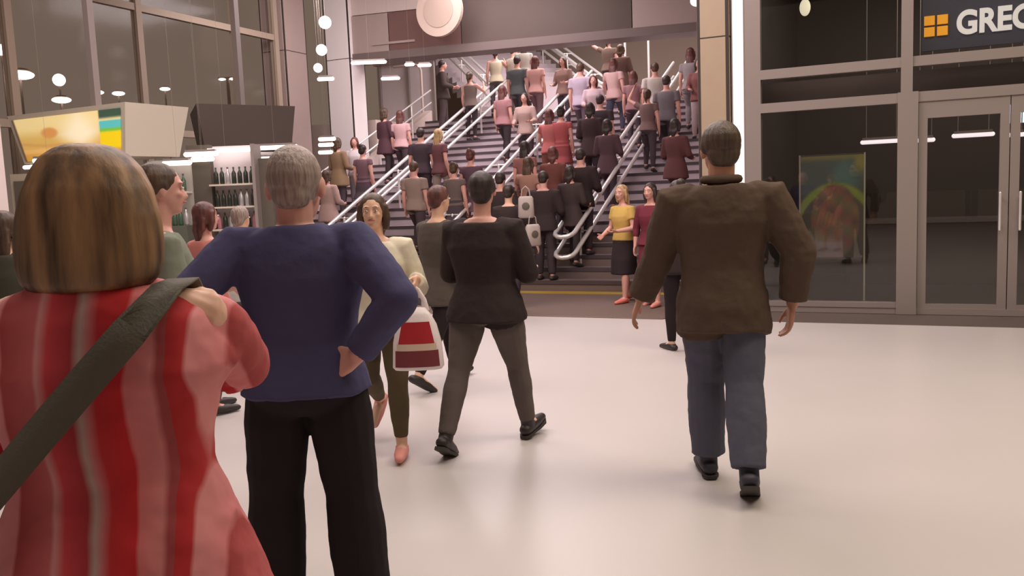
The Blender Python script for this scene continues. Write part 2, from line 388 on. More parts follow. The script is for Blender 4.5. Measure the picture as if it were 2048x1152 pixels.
def door(n, x0, x1, hx):
    d = struct('door_%d' % n, MB().box(x0+.09, x1-.09, YF-.006, YF+.006, .12, 2.2), m_glass_s, 'glazed shop door in a grey frame')
    for a in ((x0, x0+.09, .02, 2.385), (x1-.09, x1, .02, 2.385)): MB().box(a[0], a[1], YF-.03, YF+.03, a[2], a[3]).build('stile', m_frame, d)
    for a in ((.02, .12), (2.2, 2.385)): MB().box(x0+.09, x1-.09, YF-.03, YF+.03, a[0], a[1]).build('door_rail', m_frame, d)
    h = MB().tube([(hx, YF-.09, .95), (hx, YF-.09, 1.35)], .014, 8); h.tube([(hx, YF-.09, 1.0), (hx, YF-.02, 1.0)], .01, 6); h.tube([(hx, YF-.09, 1.3), (hx, YF-.02, 1.3)], .01, 6)
    h.build('door_handle', m_steel, d, True)
door(1, .125, 1.01, .93); door(2, 1.02, 1.94, 1.12)
# luminous strip column
ls = thing('light_strip', 'tall narrow white strip light beside the tan column', 'light', (-1.85, 10.78, 0))
MB().box(-.06, .06, -.03, .02, .1, 5).build('diffuser', emis('strip_white', srgb(238,226,220), .85), ls)
MB().box(-.085, .085, .02, .08, 0, 5).build('housing', m_frame, ls)
# shop interior
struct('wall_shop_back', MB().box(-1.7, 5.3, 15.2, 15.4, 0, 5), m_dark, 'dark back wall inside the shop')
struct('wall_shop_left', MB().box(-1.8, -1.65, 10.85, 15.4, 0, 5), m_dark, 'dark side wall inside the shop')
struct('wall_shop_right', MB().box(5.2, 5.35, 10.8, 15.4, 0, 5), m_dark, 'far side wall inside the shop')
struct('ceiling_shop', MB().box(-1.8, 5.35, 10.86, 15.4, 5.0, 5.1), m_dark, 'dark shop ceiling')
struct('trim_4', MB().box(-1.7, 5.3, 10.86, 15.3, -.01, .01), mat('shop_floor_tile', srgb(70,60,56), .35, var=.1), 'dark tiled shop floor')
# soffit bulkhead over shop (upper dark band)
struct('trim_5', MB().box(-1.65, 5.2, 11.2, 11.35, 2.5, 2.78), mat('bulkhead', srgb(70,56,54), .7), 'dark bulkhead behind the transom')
ct = thing('serving_counter', 'dark serving counter with glass front inside the shop', 'counter', (1.2, 14.0, 0))
MB().box(-2.0, 3.2, -.35, .35, 0, .9).build('counter_base', mat('counter_brown', srgb(76,60,54), .6), ct)
MB().box(-2.02, 3.22, -.38, .38, .9, .95).build('countertop', mat('counter_top_grey', srgb(110,98,92), .4), ct)
MB().box(-1.9, 3.1, -.34, -.32, .95, 1.35).build('glass_screen', m_glass_s, ct)
m_tube = emis('tube_white', srgb(235,222,225), 1.3)
for i, (xa, xb, y) in enumerate(((1725, 1800, 285), (1835, 1866, 281), (1908, 1985, 272), (2018, 2046, 270))):
    a = yplane(xa, y, 13.2); b = yplane(xb, y-(xb-xa)*.04, 13.2)
    t = thing('strip_lamp', ['strip lamp hanging in the shop just left of the thick frame post', 'short strip lamp at left in the first shop door', 'strip lamp seen through the right of the first shop door', 'strip lamp at the right picture edge behind the second door'][i], 'lamp', ((a.x+b.x)/2, 13.2, a.z))
    h = (b.x-a.x)/2
    MB().tube([(-h, 0, 0), (h, 0, 0)], .03, 8).build('tube', m_tube, t, True); MB().box(-h, h, -.04, .04, .025, .06).build('housing', m_frame, t)
    for s in (-.8, .8): MB().tube([(h*s, 0, .06), (h*s, 0, 5-a.z)], .006, 6).build('suspension_rod', m_frame, t)
c = yplane(1610, 15, 12.2); t = thing('lamp_reflection', 'round glow of a reflected lamp in the upper shop pane, built as a pendant', 'lamp', c)  # glowing globe stands in for a lamp reflected in the pane
MB().ell((0,0,0), (.07,.07,.11)).build('globe', emis('warm_globe', srgb(225,215,185), 1.0), t, True); MB().tube([(0,0,.1),(0,0,5-c.z)], .006, 6).build('cord', m_frame, t)
c = yplane(2036, 226, 13.6); t = thing('menu_screen', 'glowing white screen high inside the shop at the right edge', 'screen', c)
MB().box(-.09, .25, 0, .04, -.13, .12).build('display', emis('screen_glow', srgb(215,235,245), 1.3), t); MB().box(-.11, .27, .04, .08, -.15, .14).build('casing', m_dark, t)
MB().tube([(.08,.06,.14),(.08,.06,5-c.z)], .015, 6).build('bracket', m_frame, t)

# flat printed poster painted on a fine grid (vertex colours = print)
def print_mat(name, e=0):
    m = bpy.data.materials.new(name); m.use_nodes = True; n = m.node_tree.nodes; b = n['Principled BSDF']; b.inputs['Roughness'].default_value = .6
    a = n.new('ShaderNodeVertexColor'); a.layer_name = 'print'; m.node_tree.links.new(a.outputs[0], b.inputs['Base Color'])
    if e: m.node_tree.links.new(a.outputs[0], b.inputs['Emission Color']); b.inputs['Emission Strength'].default_value = e
    return m
def print_panel(name, P, fn, m, parent, nx=60, ny=50):
    """P(u,v)->point, fn(u,v)->srgb 0..255"""
    me = bpy.data.meshes.new(name); vs = []; cs = []
    for j in range(ny+1):
        for i in range(nx+1): u, v = i/nx, j/ny; vs.append(P(u, v)); cs.append((*srgb(*fn(u, v)), 1))
    fs = [(j*(nx+1)+i, j*(nx+1)+i+1, (j+1)*(nx+1)+i+1, (j+1)*(nx+1)+i) for j in range(ny) for i in range(nx)]
    me.from_pydata([tuple(v) for v in vs], [], fs); ca = me.color_attributes.new('print', 'FLOAT_COLOR', 'POINT')
    ca.data.foreach_set('color', [x for c in cs for x in c]); me.materials.append(m)
    o = bpy.data.objects.new(name, me); COL.objects.link(o); o.parent = parent; return o
def mixc(a, b, t): t = max(0, min(1, t)); return tuple(a[i]*(1-t)+b[i]*t for i in range(3))
def sstep(a, b, x): t = max(0, min(1, (x-a)/(b-a))); return t*t*(3-2*t)
a = yplane(1602, 515, 11.1); b = yplane(1728, 308, 11.1)
t = thing('poster_stand', 'framed food poster standing behind the shop glass', 'poster', ((a.x+b.x)/2, 11.1, 0)); hw = (b.x-a.x)/2; z0, z1 = a.z, b.z
def poster(u, v):
    c = mixc((92, 82, 66), (70, 92, 88), sstep(.5, .75, v))
    c = mixc(c, (70, 128, 120), sstep(.30, .1, math.hypot((u-.72)*1.0, (v-.80)*1.2)))
    c = mixc(c, (150, 140, 60), sstep(.93, .99, v))
    c = mixc(c, (170, 160, 50), sstep(.15, .03, math.hypot(u-.95, v-.93)))
    r = math.hypot((u-.55)*.62, (v-.18)*.8)
    arch = sstep(.37, .39, r)*sstep(.46, .43, r)*(1 if v > .35 else 0)
    c = mixc(c, (150, 175, 40), arch)
    food = sstep(.36, .33, math.hypot((u-.55)*.9, (v-.36)*.95))
    c = mixc(c, (138+20*math.sin(u*23)*math.sin(v*31), 98+14*math.sin(v*27+u*9), 66), food)
    c = mixc(c, (160, 140, 130), sstep(.16, .1, abs(u-.14)+abs(v-.15)))
    c = mixc(c, (150, 125, 135), sstep(.10, .06, abs(v-.08))*sstep(.2, .3, u)*sstep(.75, .6, u))
    gr = sum(c)/3; return tuple((x*.75+gr*.25)*.74 for x in c)
print_panel('poster_print', lambda u, v: (-hw+2*hw*u, -.012, z0+(z1-z0)*v), poster, print_mat('poster_ink'), t)
MB().box(-hw, hw, -.008, .02, z0-.02, z1+.02).build('backing_board', m_dark, t)
m_thin = mat('thin_edge', srgb(150,150,130), .4)
MB().box(hw+.0, hw+.018, -.02, .03, .1, z1+.02).build('upright', m_thin, t); MB().box(-hw-.018, -hw, -.02, .03, .02, z1+.02).build('upright', m_frame, t)
MB().box(-hw-.05, hw+.05, -.15, .15, 0, .03).build('base_plate', m_frame, t)

# shop sign
sg = thing('shop_sign', 'dark blue shop sign with white lettering and an orange square emblem', 'sign', (.15, 10.83, 0))
zb = yplane(1900, 98, 10.83).z
m_navy = mat('sign_navy', srgb(60, 62, 84), .5)
MB().box(0, 1.8, 0, .05, zb, 4.2).build('sign_board', m_navy, sg)
a = yplane(1848, 74, 10.8); b = yplane(1896, 28, 10.8)
lg_ = MB()
s4 = (b.x-a.x)/2; zc = (a.z+b.z)/2; hz_ = (b.z-a.z)/2; cx = (a.x+b.x)/2-.15
m_or = emis('emblem_orange', srgb(235,160,30), .45)
for i, (sx, sz) in enumerate(((-1,-1),(1,-1),(1,1),(-1,1))):
    q = MB().box(cx+(0.012 if sx > 0 else -s4), cx+(s4 if sx > 0 else -.012), -.035, -.002, zc+(.012 if sz > 0 else -hz_), zc+(hz_ if sz > 0 else -.012))
    q.build('emblem_tile', m_or, sg)
def text(name, body, size, loc, rot, m, parent, ext=.012, bold=.012, sp=1.0):
    cu = bpy.data.curves.new(name, 'FONT'); cu.body = body; cu.size = size; cu.extrude = ext; cu.offset = bold; cu.space_character = sp
    o = bpy.data.objects.new(name, cu); COL.objects.link(o); bpy.context.view_layer.update()
    me = bpy.data.meshes.new_from_object(o.evaluated_get(bpy.context.evaluated_depsgraph_get())); bpy.data.objects.remove(o)
    me.materials.append(m); o = bpy.data.objects.new(name, me); COL.objects.link(o); o.location = loc; o.rotation_euler = rot; o.parent = parent; return o
a = yplane(1912, 68, 10.8); b = yplane(1912, 23, 10.8)
text('lettering', 'GREGGS', (b.z-a.z)/.70, (a.x-.15, -.02, a.z), (R_(90), 0, 0), emis('letter_white', srgb(225,222,220), .45), sg, sp=1.0).scale = (.84, 1, 1)

# ================================================================== LEFT KIOSKS
def canopy(label, A, B, C, zt_, zb_, inset, mats):
    """inverted pyramid fascia: A left, B near corner, C right (x,y)"""
    A, B, C = Vector(A), Vector(B), Vector(C); D = A+C-B; ctr = (A+C)/2
    t = thing('kiosk_canopy', label, 'canopy', (B.x, B.y, 0)); O = Vector((B.x, B.y))
    top = [p-O for p in (A, B, C, D)]; bot = [(p+(ctr-p)*inset)-O for p in (A, B, C, D)]
    return t, top, bot
# ad canopy
pA, pB, pC = depth(14,232,12.3), depth(250,205,11.2), depth(377,214,12.1)
t, top, bot = canopy('inverted pyramid kiosk canopy with a yellow food advert and a plain white side', pA.xy, pB.xy, pC.xy, 0, 0, .14, None)
zt1, zb1 = (pA.z+pB.z+pC.z)/3, (depth(275,312,11.3).z+depth(360,310,12).z)/2
m_kw = mat('canopy_white', srgb(205,196,180), .6)
V3 = lambda p, z: Vector((p.x, p.y, z))
MB().hexa([*[V3(p, zb1) for p in bot], *[V3(p, zt1) for p in top]]).build('canopy_shell', m_kw, t)
nrm = Vector((top[1].x-top[0].x, top[1].y-top[0].y, 0)).cross(Vector((0,0,1))).normalized()
def ad(u, v):
    c = mixc((214, 176, 96), (238, 214, 150), sstep(.45, .8, v))
    c = mixc(c, (196, 150, 60), sstep(.25, .05, v)*.8)
    c = mixc(c, (250, 236, 200), sstep(.34, .06, abs(u-.62)+.4*abs(v-.55)))
    c = mixc(c, (214, 150, 84), sstep(.05, .02, math.hypot((u-.33)*.7, (v-.62)*.45)-.02))
    c = mixc(c, (206, 160, 96), sstep(.05, .02, abs(v-.42+.1*math.sin(u*4)))*sstep(.6, .4, u))
    c = mixc(c, (232, 190, 130), sstep(.07, .03, abs(v-.22))*.8)
    c = mixc(c, (222, 150, 60), .35*sstep(.5, .1, v))
    if u > .80:
        c = mixc(c, (90, 190, 190), sstep(.02, .0, abs(v-.66)-.1)); c = mixc(c, (60, 84, 70), sstep(.78, .86, v))
        c = mixc(c, (238, 206, 20), sstep(.55, .5, v)*sstep(.1, .2, v)); c = mixc(c, (120, 190, 60), sstep(.03, 0, abs(v-.56)-.02))
    c = mixc(c, (96, 74, 62), sstep(.03, .01, u))
    return c
g = lambda u, v: ((V3(bot[0], zb1)*(1-u)+V3(bot[1], zb1)*u)*(1-v) + (V3(top[0], zt1)*(1-u)+V3(top[1], zt1)*u)*v) + nrm*.012
print_panel('advert_print', lambda u, v: g(.03+.94*u, .04+.86*v), ad, print_mat('advert_backlit', .55), t, 70, 40)['label'] = 'backlit yellow food advert'
MB().tube([V3(bot[0], zb1-.05), V3(bot[1], zb1-.05)], .03, 8).build('light_tube', emis('kiosk_tube', srgb(255,240,225), 1.8), t)
hd = (top[2]+top[0])/2
MB().box(hd.x-.05, hd.x+.05, hd.y-.05, hd.y+.05, zt1, 7.2).build('hanger', m_frame, t)
# dark canopy
pA, pB, pC = depth(385,210,13.6), depth(415,208,13.0), depth(588,212,13.4)
A2, B2, C2 = depth(378,205,14.5), depth(392,207,13.0), depth(590,212,13.9)
t2, top2, bot2 = canopy('dark grey kiosk canopy beside the white canopy', A2.xy, B2.xy, C2.xy, 0, 0, .12, None)
zt2, zb2 = B2.z, depth(372,302,13.1).z
m_kd = mat('canopy_dark', srgb(86,74,68), .7)
MB().hexa([*[V3(p, zb2) for p in bot2], *[V3(p, zt2) for p in top2]]).build('canopy_shell', m_kd, t2)
MB().hexa([*[V3(p*1.01, zb2-.07) for p in bot2], *[V3(p*1.01, zb2-.02) for p in bot2]]).build('bottom_trim', m_steel, t2)
hd = (top2[2]+top2[0])/2
MB().box(hd.x-.05, hd.x+.05, hd.y-.05, hd.y+.05, zt2, 7.2).build('hanger', m_frame, t2)
# strip lamps beneath canopies; some glowing tubes stand in for fluorescent reflections
lampspots = [((372,307),(432,309),11.9,'reflected under the left corner of the dark canopy'), ((386,318),(424,319),12.2,'short one reflected just below the dark canopy corner'), ((505,292),(592,298),13.2,'longest, reflected along the right bottom edge of the dark canopy'),
             ((432,312),(470,314),12.6,'low one reflected above the bright kiosk display'), ((330,318),(378,334),11.6,'tilted one above the bottle shelf'), ((523,310),(560,318),14.5,'reflected right of the bright kiosk display'),
             ((638,158),(665,158),16.0,'high one against the grey pillar'), ((640,277),(668,279),15.5,'upper of the three reflected left of the white pillar'), ((640,289),(664,290),15.5,'middle of the three reflected left of the white pillar'), ((640,304),(662,305),15.5,'lowest of the three reflected left of the white pillar'),
             ((705,125),(770,125),17.9,'under the left end of the brown beam'), ((812,129),(826,129),19,'small one in front of the lift enclosure'), ((838,130),(860,131),19,'oval one in front of the lift enclosure'), ((765,158),(797,156),19,'bright one reflected beside the lift panels'), ((70,322),(120,320),11.9,'under the advert at far left')]
m_lamp = emis('lamp_white', srgb(255,240,232), 2.6)
for (a, b, D, s) in lampspots:
    A, B = depth(*a, D), depth(*b, D); c = (A+B)/2; h = (B-A)/2; L = h.length
    t = thing('strip_lamp', 'white strip lamp, '+s, 'lamp', c, math.atan2(h.y, h.x), 'small white strip lamps'); del t['group']
    MB().tube([(-L,0,0),(L,0,0)], .035, 8).build('tube', m_lamp, t, True)
    MB().box(-L, L, -.045, .045, .03, .06).build('housing', m_frame, t)
    MB().tube([(0,0,.06),(0,0,7.2-c.z)], .0015, 5).build('suspension_rod', m_frame, t)
# kiosk body with display
ks = depth(440,430,12.4); kr = Vector((CR.x, CR.y, 0)).normalized()
kang = math.atan2(kr.y, kr.x)
k = thing('display_kiosk', 'brightly lit white display kiosk under the dark canopy', 'kiosk', (ks.x, ks.y, 0), kang)
m_kb = mat('kiosk_bright_panel', srgb(225,215,218), .4); m_kdk = mat('kiosk_dark_post', srgb(92,84,74), .6)
px = 12.4/FPX
MB().box(-55*px, -10*px, -.05, .1, 0, 2.42).build('dark_post', m_kdk, k)
MB().box(-10*px, 78*px, .1, .16, 0, 2.4).build('back_panel', m_kb, k)
MB().box(-10*px, 78*px, -.35, .1, 0, .85).build('cabinet', m_kw, k)
for z in (1.2, 1.52, 1.84): MB().box(-10*px, 78*px, -.15, .1, z-.012, z+.012).build('shelf', m_kw, k)
MB().box(78*px, 84*px, -.2, .16, 0, 2.4).build('side_frame', m_frame, k)
MB().box(84*px, 108*px, 0, .1, 0, 2.2).build('dark_post', m_kdk, k)
MB().box(-10*px, 78*px, -.12, -.08, 2.3, 2.36).build('light_bar', m_lamp, k)
def bottle(name, h, r, m, label, group, loc):
    prof = [(r*.9, 0), (r, .02), (r, h*.62), (r*.35, h*.8), (r*.35, h*.93)]
    mb = MB(); mb.loft([(0,0,z,q,q) for q, z in prof], 10, 2)
    o = thing(name, label, 'bottle', loc, 0, group); mb.build('glass_body', m, o, True)
    MB().loft([(0,0,h*.92,r*.42,r*.42),(0,0,h,r*.42,r*.42)], 8, 2).build('cap', m_kdk, o); return o
bms = [mat('bottle_dark', srgb(46,50,44), .2), mat('bottle_green', srgb(70,92,74), .2), mat('bottle_pink', srgb(170,110,120), .3), mat('bottle_silver', srgb(190,186,188), .25, .5)]
bn = ['dark', 'green', 'pink', 'silver grey']
Rk = Matrix.Rotation(kang, 3, 'Z')
protos = []
def place_bottles(origin, ang, xs, zs, y, grp, where, kinds):
    for zi, z in enumerate(zs):
        for x in xs:
            q = random.choice(kinds); p = Vector(origin)+Matrix.Rotation(ang, 3, 'Z') @ Vector((x, y, z))
            key = q
            src = next((pr for kk, pr in protos if kk == key), None)
            if src is None:
                src = bottle('bottle', .24, .033, bms[q], '', 'x', p); protos.append((key, src)); r = src
            else:
                r = src.copy(); COL.objects.link(r)
                for ch in src.children:
                    c_ = ch.copy(); COL.objects.link(c_); c_.parent = r
            r.location = p; r['label'] = '%s bottle or tin on the %s' % (bn[q], where); r['group'] = '%s bottles on the %s' % (bn[q], where)
place_bottles((ks.x,ks.y,0), kang, [-.0+.085*i for i in range(7)], (1.212, 1.532, 1.852), -.04, '', 'bright display kiosk', (0,0,2,3))
# bottle shelf (left of the dark post)
bs = depth(345,430,11.8); px2 = 11.8/FPX
b_ = thing('bottle_shelf', 'pale lit shelf unit with dark green bottles, right of the bob-haired head', 'shelf', (bs.x, bs.y, 0), kang)
MB().box(-48*px2, 38*px2, .1, .15, 0, 2.2).build('back_panel', mat('shelf_back', srgb(165,160,152), .5), b_)
MB().box(-48*px2, 38*px2, -.2, .1, 0, 1.3).build('cabinet', mat('cabinet_green_grey', srgb(84,86,76), .6), b_)
for z in (1.75,): MB().box(-48*px2, 38*px2, -.12, .1, z-.012, z+.012).build('shelf_board', m_kw, b_)
place_bottles((bs.x,bs.y,0), kang, [-.28+.08*i for i in range(7)], (1.30, 1.762), -.03, '', 'shelf right of the bob-haired head', (0,1,1,3))
# far left white post and counter panel
pp = depth(8,300,11.0); t = thing('white_post', 'narrow bright white post at the left picture edge', 'post', (pp.x-.12, pp.y-.05, 0))
MB().box(-.08,.08,-.06,.06,0,3.0).build('shaft', m_white, t); MB().box(-.1,.1,-.08,.08,3.0,3.04).build('cap', m_frame, t); MB().box(-.12,.12,-.1,.1,0,.03).build('foot_plate', m_frame, t)
pp = depth(75,400,12.0); t = thing('display_cabinet', 'pale cabinet under the advert, left of the bob-haired head', 'cabinet', (pp.x, pp.y, 0), kang)
MB().box(-.35,.5,0,.4,0,2.1).build('carcass', mat('cab_pale', srgb(170,158,140), .5), t); MB().box(-.3,.05,-.02,0,.1,2.0).build('cabinet_door', m_kdk, t); MB().box(.1,.45,-.02,0,.1,2.0).build('cabinet_door', m_pale, t)

# ================================================================== OUTSIDE STREET LAMPS
m_sl = emis('street_lamp_glow', srgb(255,238,225), 5)
m_slp = mat('lamp_pole_grey', srgb(150,130,120), .6)
def streetlamp(x, y, D, label, kind='round', wpx=12, base_y=None):
    c = depth(x, y, D); s = D/FPX
    t = thing('street_lamp', label, 'lamp', (c.x, c.y, 0), kang)
    MB().tube([(0,0,-.5),(0,0,c.z-.05)], .04 if kind != 'tee' else .09, 8).build('pole', m_slp, t)
    if kind == 'round': MB().ell((0,0,c.z), (wpx*s/2,)*3).build('lamp_globe', m_sl, t, True)
    elif kind == 'oval':
        MB().ell((0,0,c.z), (wpx*s/2, wpx*s/2, wpx*s*.17)).build('lamp_head', m_sl, t, True); MB().ell((0,0,c.z+wpx*s*.15), (wpx*s*.35, wpx*s*.35, wpx*s*.12)).build('shade', m_slp, t, True)
    else:
        MB().tube([(-wpx*s/2,0,c.z),(wpx*s/2,0,c.z)], .06, 8).build('crossarm', m_slp, t)
        for q in (-1, 1): MB().ell((q*wpx*s*.32,0,c.z-.05), (wpx*s*.22, wpx*s*.1, wpx*s*.08)).build('lamp_head', m_sl, t, True)
    return t
for a in [(455,156,45,'T-shaped street lamp outside, between the two window mullions','tee',34),
          (330,178,45,'small street lamp outside just right of the first mullion','oval',20),
          (237,187,40,'right one of the pair of street lamps above the advert','oval',24),
          (195,185,40,'left one of the pair of street lamps above the advert','oval',24),
          (118,160,38,'big hazy street lamp left of the pair above the advert','round',24),
          (40,150,30,'wide oval street lamp high at the left picture edge','oval',52),
          (123,200,36,'low street lamp just above the advert','oval',36),
          (3,100,30,'street lamp cut by the left picture edge','round',22),
          (613,258,40,'upper small street lamp seen above the grey-haired man','round',12),
          (612,274,42,'lower small street lamp seen above the grey-haired man','round',12)]: streetlamp(*a)
# globe lights on the face between pillars
for x, y, s, n in ((650,45,25,'topmost'), (643,100,22,'second from top'), (636,136,18,'lowest')):
    c = depth(x, y, 15.6); t = thing('globe_light', '%s globe light in the row beside the white pillar' % n, 'lamp', c)
    MB().ell((0,0,0), (s/2*15.6/FPX,)*3).build('globe', m_lamp, t, True); MB().tube([(0,0,.05),(0,0,7.2-c.z)], .0015, 5).build('cord', m_frame, t)
c = depth(1393, 2, 16.5); t = thing('globe_light', 'glowing globe light above the right end of the stairs', 'lamp', c); MB().ell((0,0,0),(.12,.12,.1)).build('globe', m_lamp, t, True); MB().tube([(0,0,.05),(0,0,7.2-c.z)], .0015, 5).build('cord', m_frame, t)
c = depth(1402, 92, 18.5); t = thing('wall_light', 'small upright wall light left of the tan column', 'lamp', c); MB().box(-.05,.05,-.04,.04,-.16,.16).build('diffuser', m_lamp, t); MB().box(-.07,.07,.04,.07,-.18,.18).build('back_plate', m_frame, t)
# thin poles on landing right
for x, n in ((1250,'left'), (1297,'right')):
    c = zplane(x, 150, ZTOP); c = yplane(x, 100, 23); t = thing('slim_pole', '%s one of two slim pale poles on the upper landing' % n, 'pole', (c.x, 23, ZTOP))
    MB().tube([(0,0,0),(0,0,3.6)], .035, 8).build('shaft', m_steel, t, True); MB().tube([(0,0,0),(0,0,.03)], .1, 12).build('base', m_frame, t)

# ================================================================== PEOPLE
skinm = {}
def skin(name, c):
    return mat(name, srgb(*c), .55, var=.04, vscale=10)
SK_F = skin('skin_fair', (222, 176, 150)); SK_M = skin('skin_medium', (190, 138, 112)); SK_P = skin('skin_pinkish', (214, 160, 146))
m_eye = mat('eye_white', srgb(225,218,212), .3); m_iris = mat('iris', srgb(60,44,36), .2); m_lip = mat('lip', srgb(176,98,92), .5)
HAIR = dict(brown=hairmat('hair_brown', (58,42,34), (100,74,56)), dark=hairmat('hair_dark', (34,26,26), (66,52,48)), red=hairmat('hair_dark_red', (70,36,36), (118,70,62)),
            bob=hairmat('hair_bob_highlights', (70,48,30), (168,128,88), 22), grey=hairmat('hair_grey', (128,112,104), (170,152,144), 90), blond=hairmat('hair_blond', (150,118,80), (206,172,128)), olive=hairmat('hair_dull_brown', (66,50,40), (88,70,54), 60))
def cloth(name, rgb, b=.35): return mat('cloth_'+name, srgb(*rgb), .88, bump=b, bscale=7, var=.06, vscale=9, spec=.2)
BAKE = []
def remesh(o, vox, sm=5, disp=0):
    r = o.modifiers.new('r', 'REMESH'); r.mode = 'VOXEL'; r.voxel_size = vox; r.use_smooth_shade = True
    if sm: s = o.modifiers.new('s', 'SMOOTH'); s.iterations = sm; s.factor = .5
    if disp:
        tx = bpy.data.textures.get('folds') or bpy.data.textures.new('folds', 'CLOUDS'); tx.noise_scale = .11; tx.noise_depth = 2
        d = o.modifiers.new('d', 'DISPLACE'); d.texture = tx; d.strength = disp; d.mid_level = .5; d.texture_coords = 'LOCAL'
    BAKE.append(o)
def bake():
    bpy.context.view_layer.update(); dg = bpy.context.evaluated_depsgraph_get()
    new = []
    for o in BAKE:
        me = bpy.data.meshes.new_from_object(o.evaluated_get(dg)); new.append(me)
    for o, me in zip(BAKE, new):
        o.modifiers.clear(); old = o.data; o.data = me; me.name = o.name; bpy.data.meshes.remove(old)
        me.polygons.foreach_set('use_smooth', [True]*len(me.polygons))
    BAKE.clear()

def hand(mb, w, d, n, s, sc, curl=25, thumb=1):
    """w wrist, d direction, n palm normal (fingers curl towards n), s thumb side"""
    d = Vector(d).normalized(); s = Vector(s); s = (s-d*s.dot(d)).normalized(); n = d.cross(s) if Vector(n).dot(d.cross(s)) > 0 else s.cross(d)
    k = sc
    for q in (-.026, -.009, .009, .026): mb.tube([w+s*(q*.7*k), w+d*(.045*k)+s*(q*k), w+d*(.088*k)+s*(q*1.05*k)], [.014*k, .014*k, .0115*k], 8)
    for q, L in ((.031, .068), (.0105, .078), (-.0105, .073), (-.031, .058)):
        p = w+d*(.085*k)+s*(q*k); pts = [p]; a = R_(curl*.5)
        for m_ in (.45, .32, .23):
            dr = d*math.cos(a)+n*math.sin(a); p = p+dr*(L*m_*k); pts.append(p); a += R_(curl)
        mb.tube(pts, [.0098*k, .0092*k, .0085*k, .007*k], 8)
    p = w+d*(.022*k)+s*(.026*k); pts = [p]; a = R_(42)
    for m_ in (.036, .030, .024):
        dr = d*math.cos(a)+s*math.sin(a)*.85+n*.35; dr.normalize(); p = p+dr*(m_*k); pts.append(p); a -= R_(14)
    mb.tube(pts, [.0135*k, .012*k, .0105*k, .0085*k], 8)

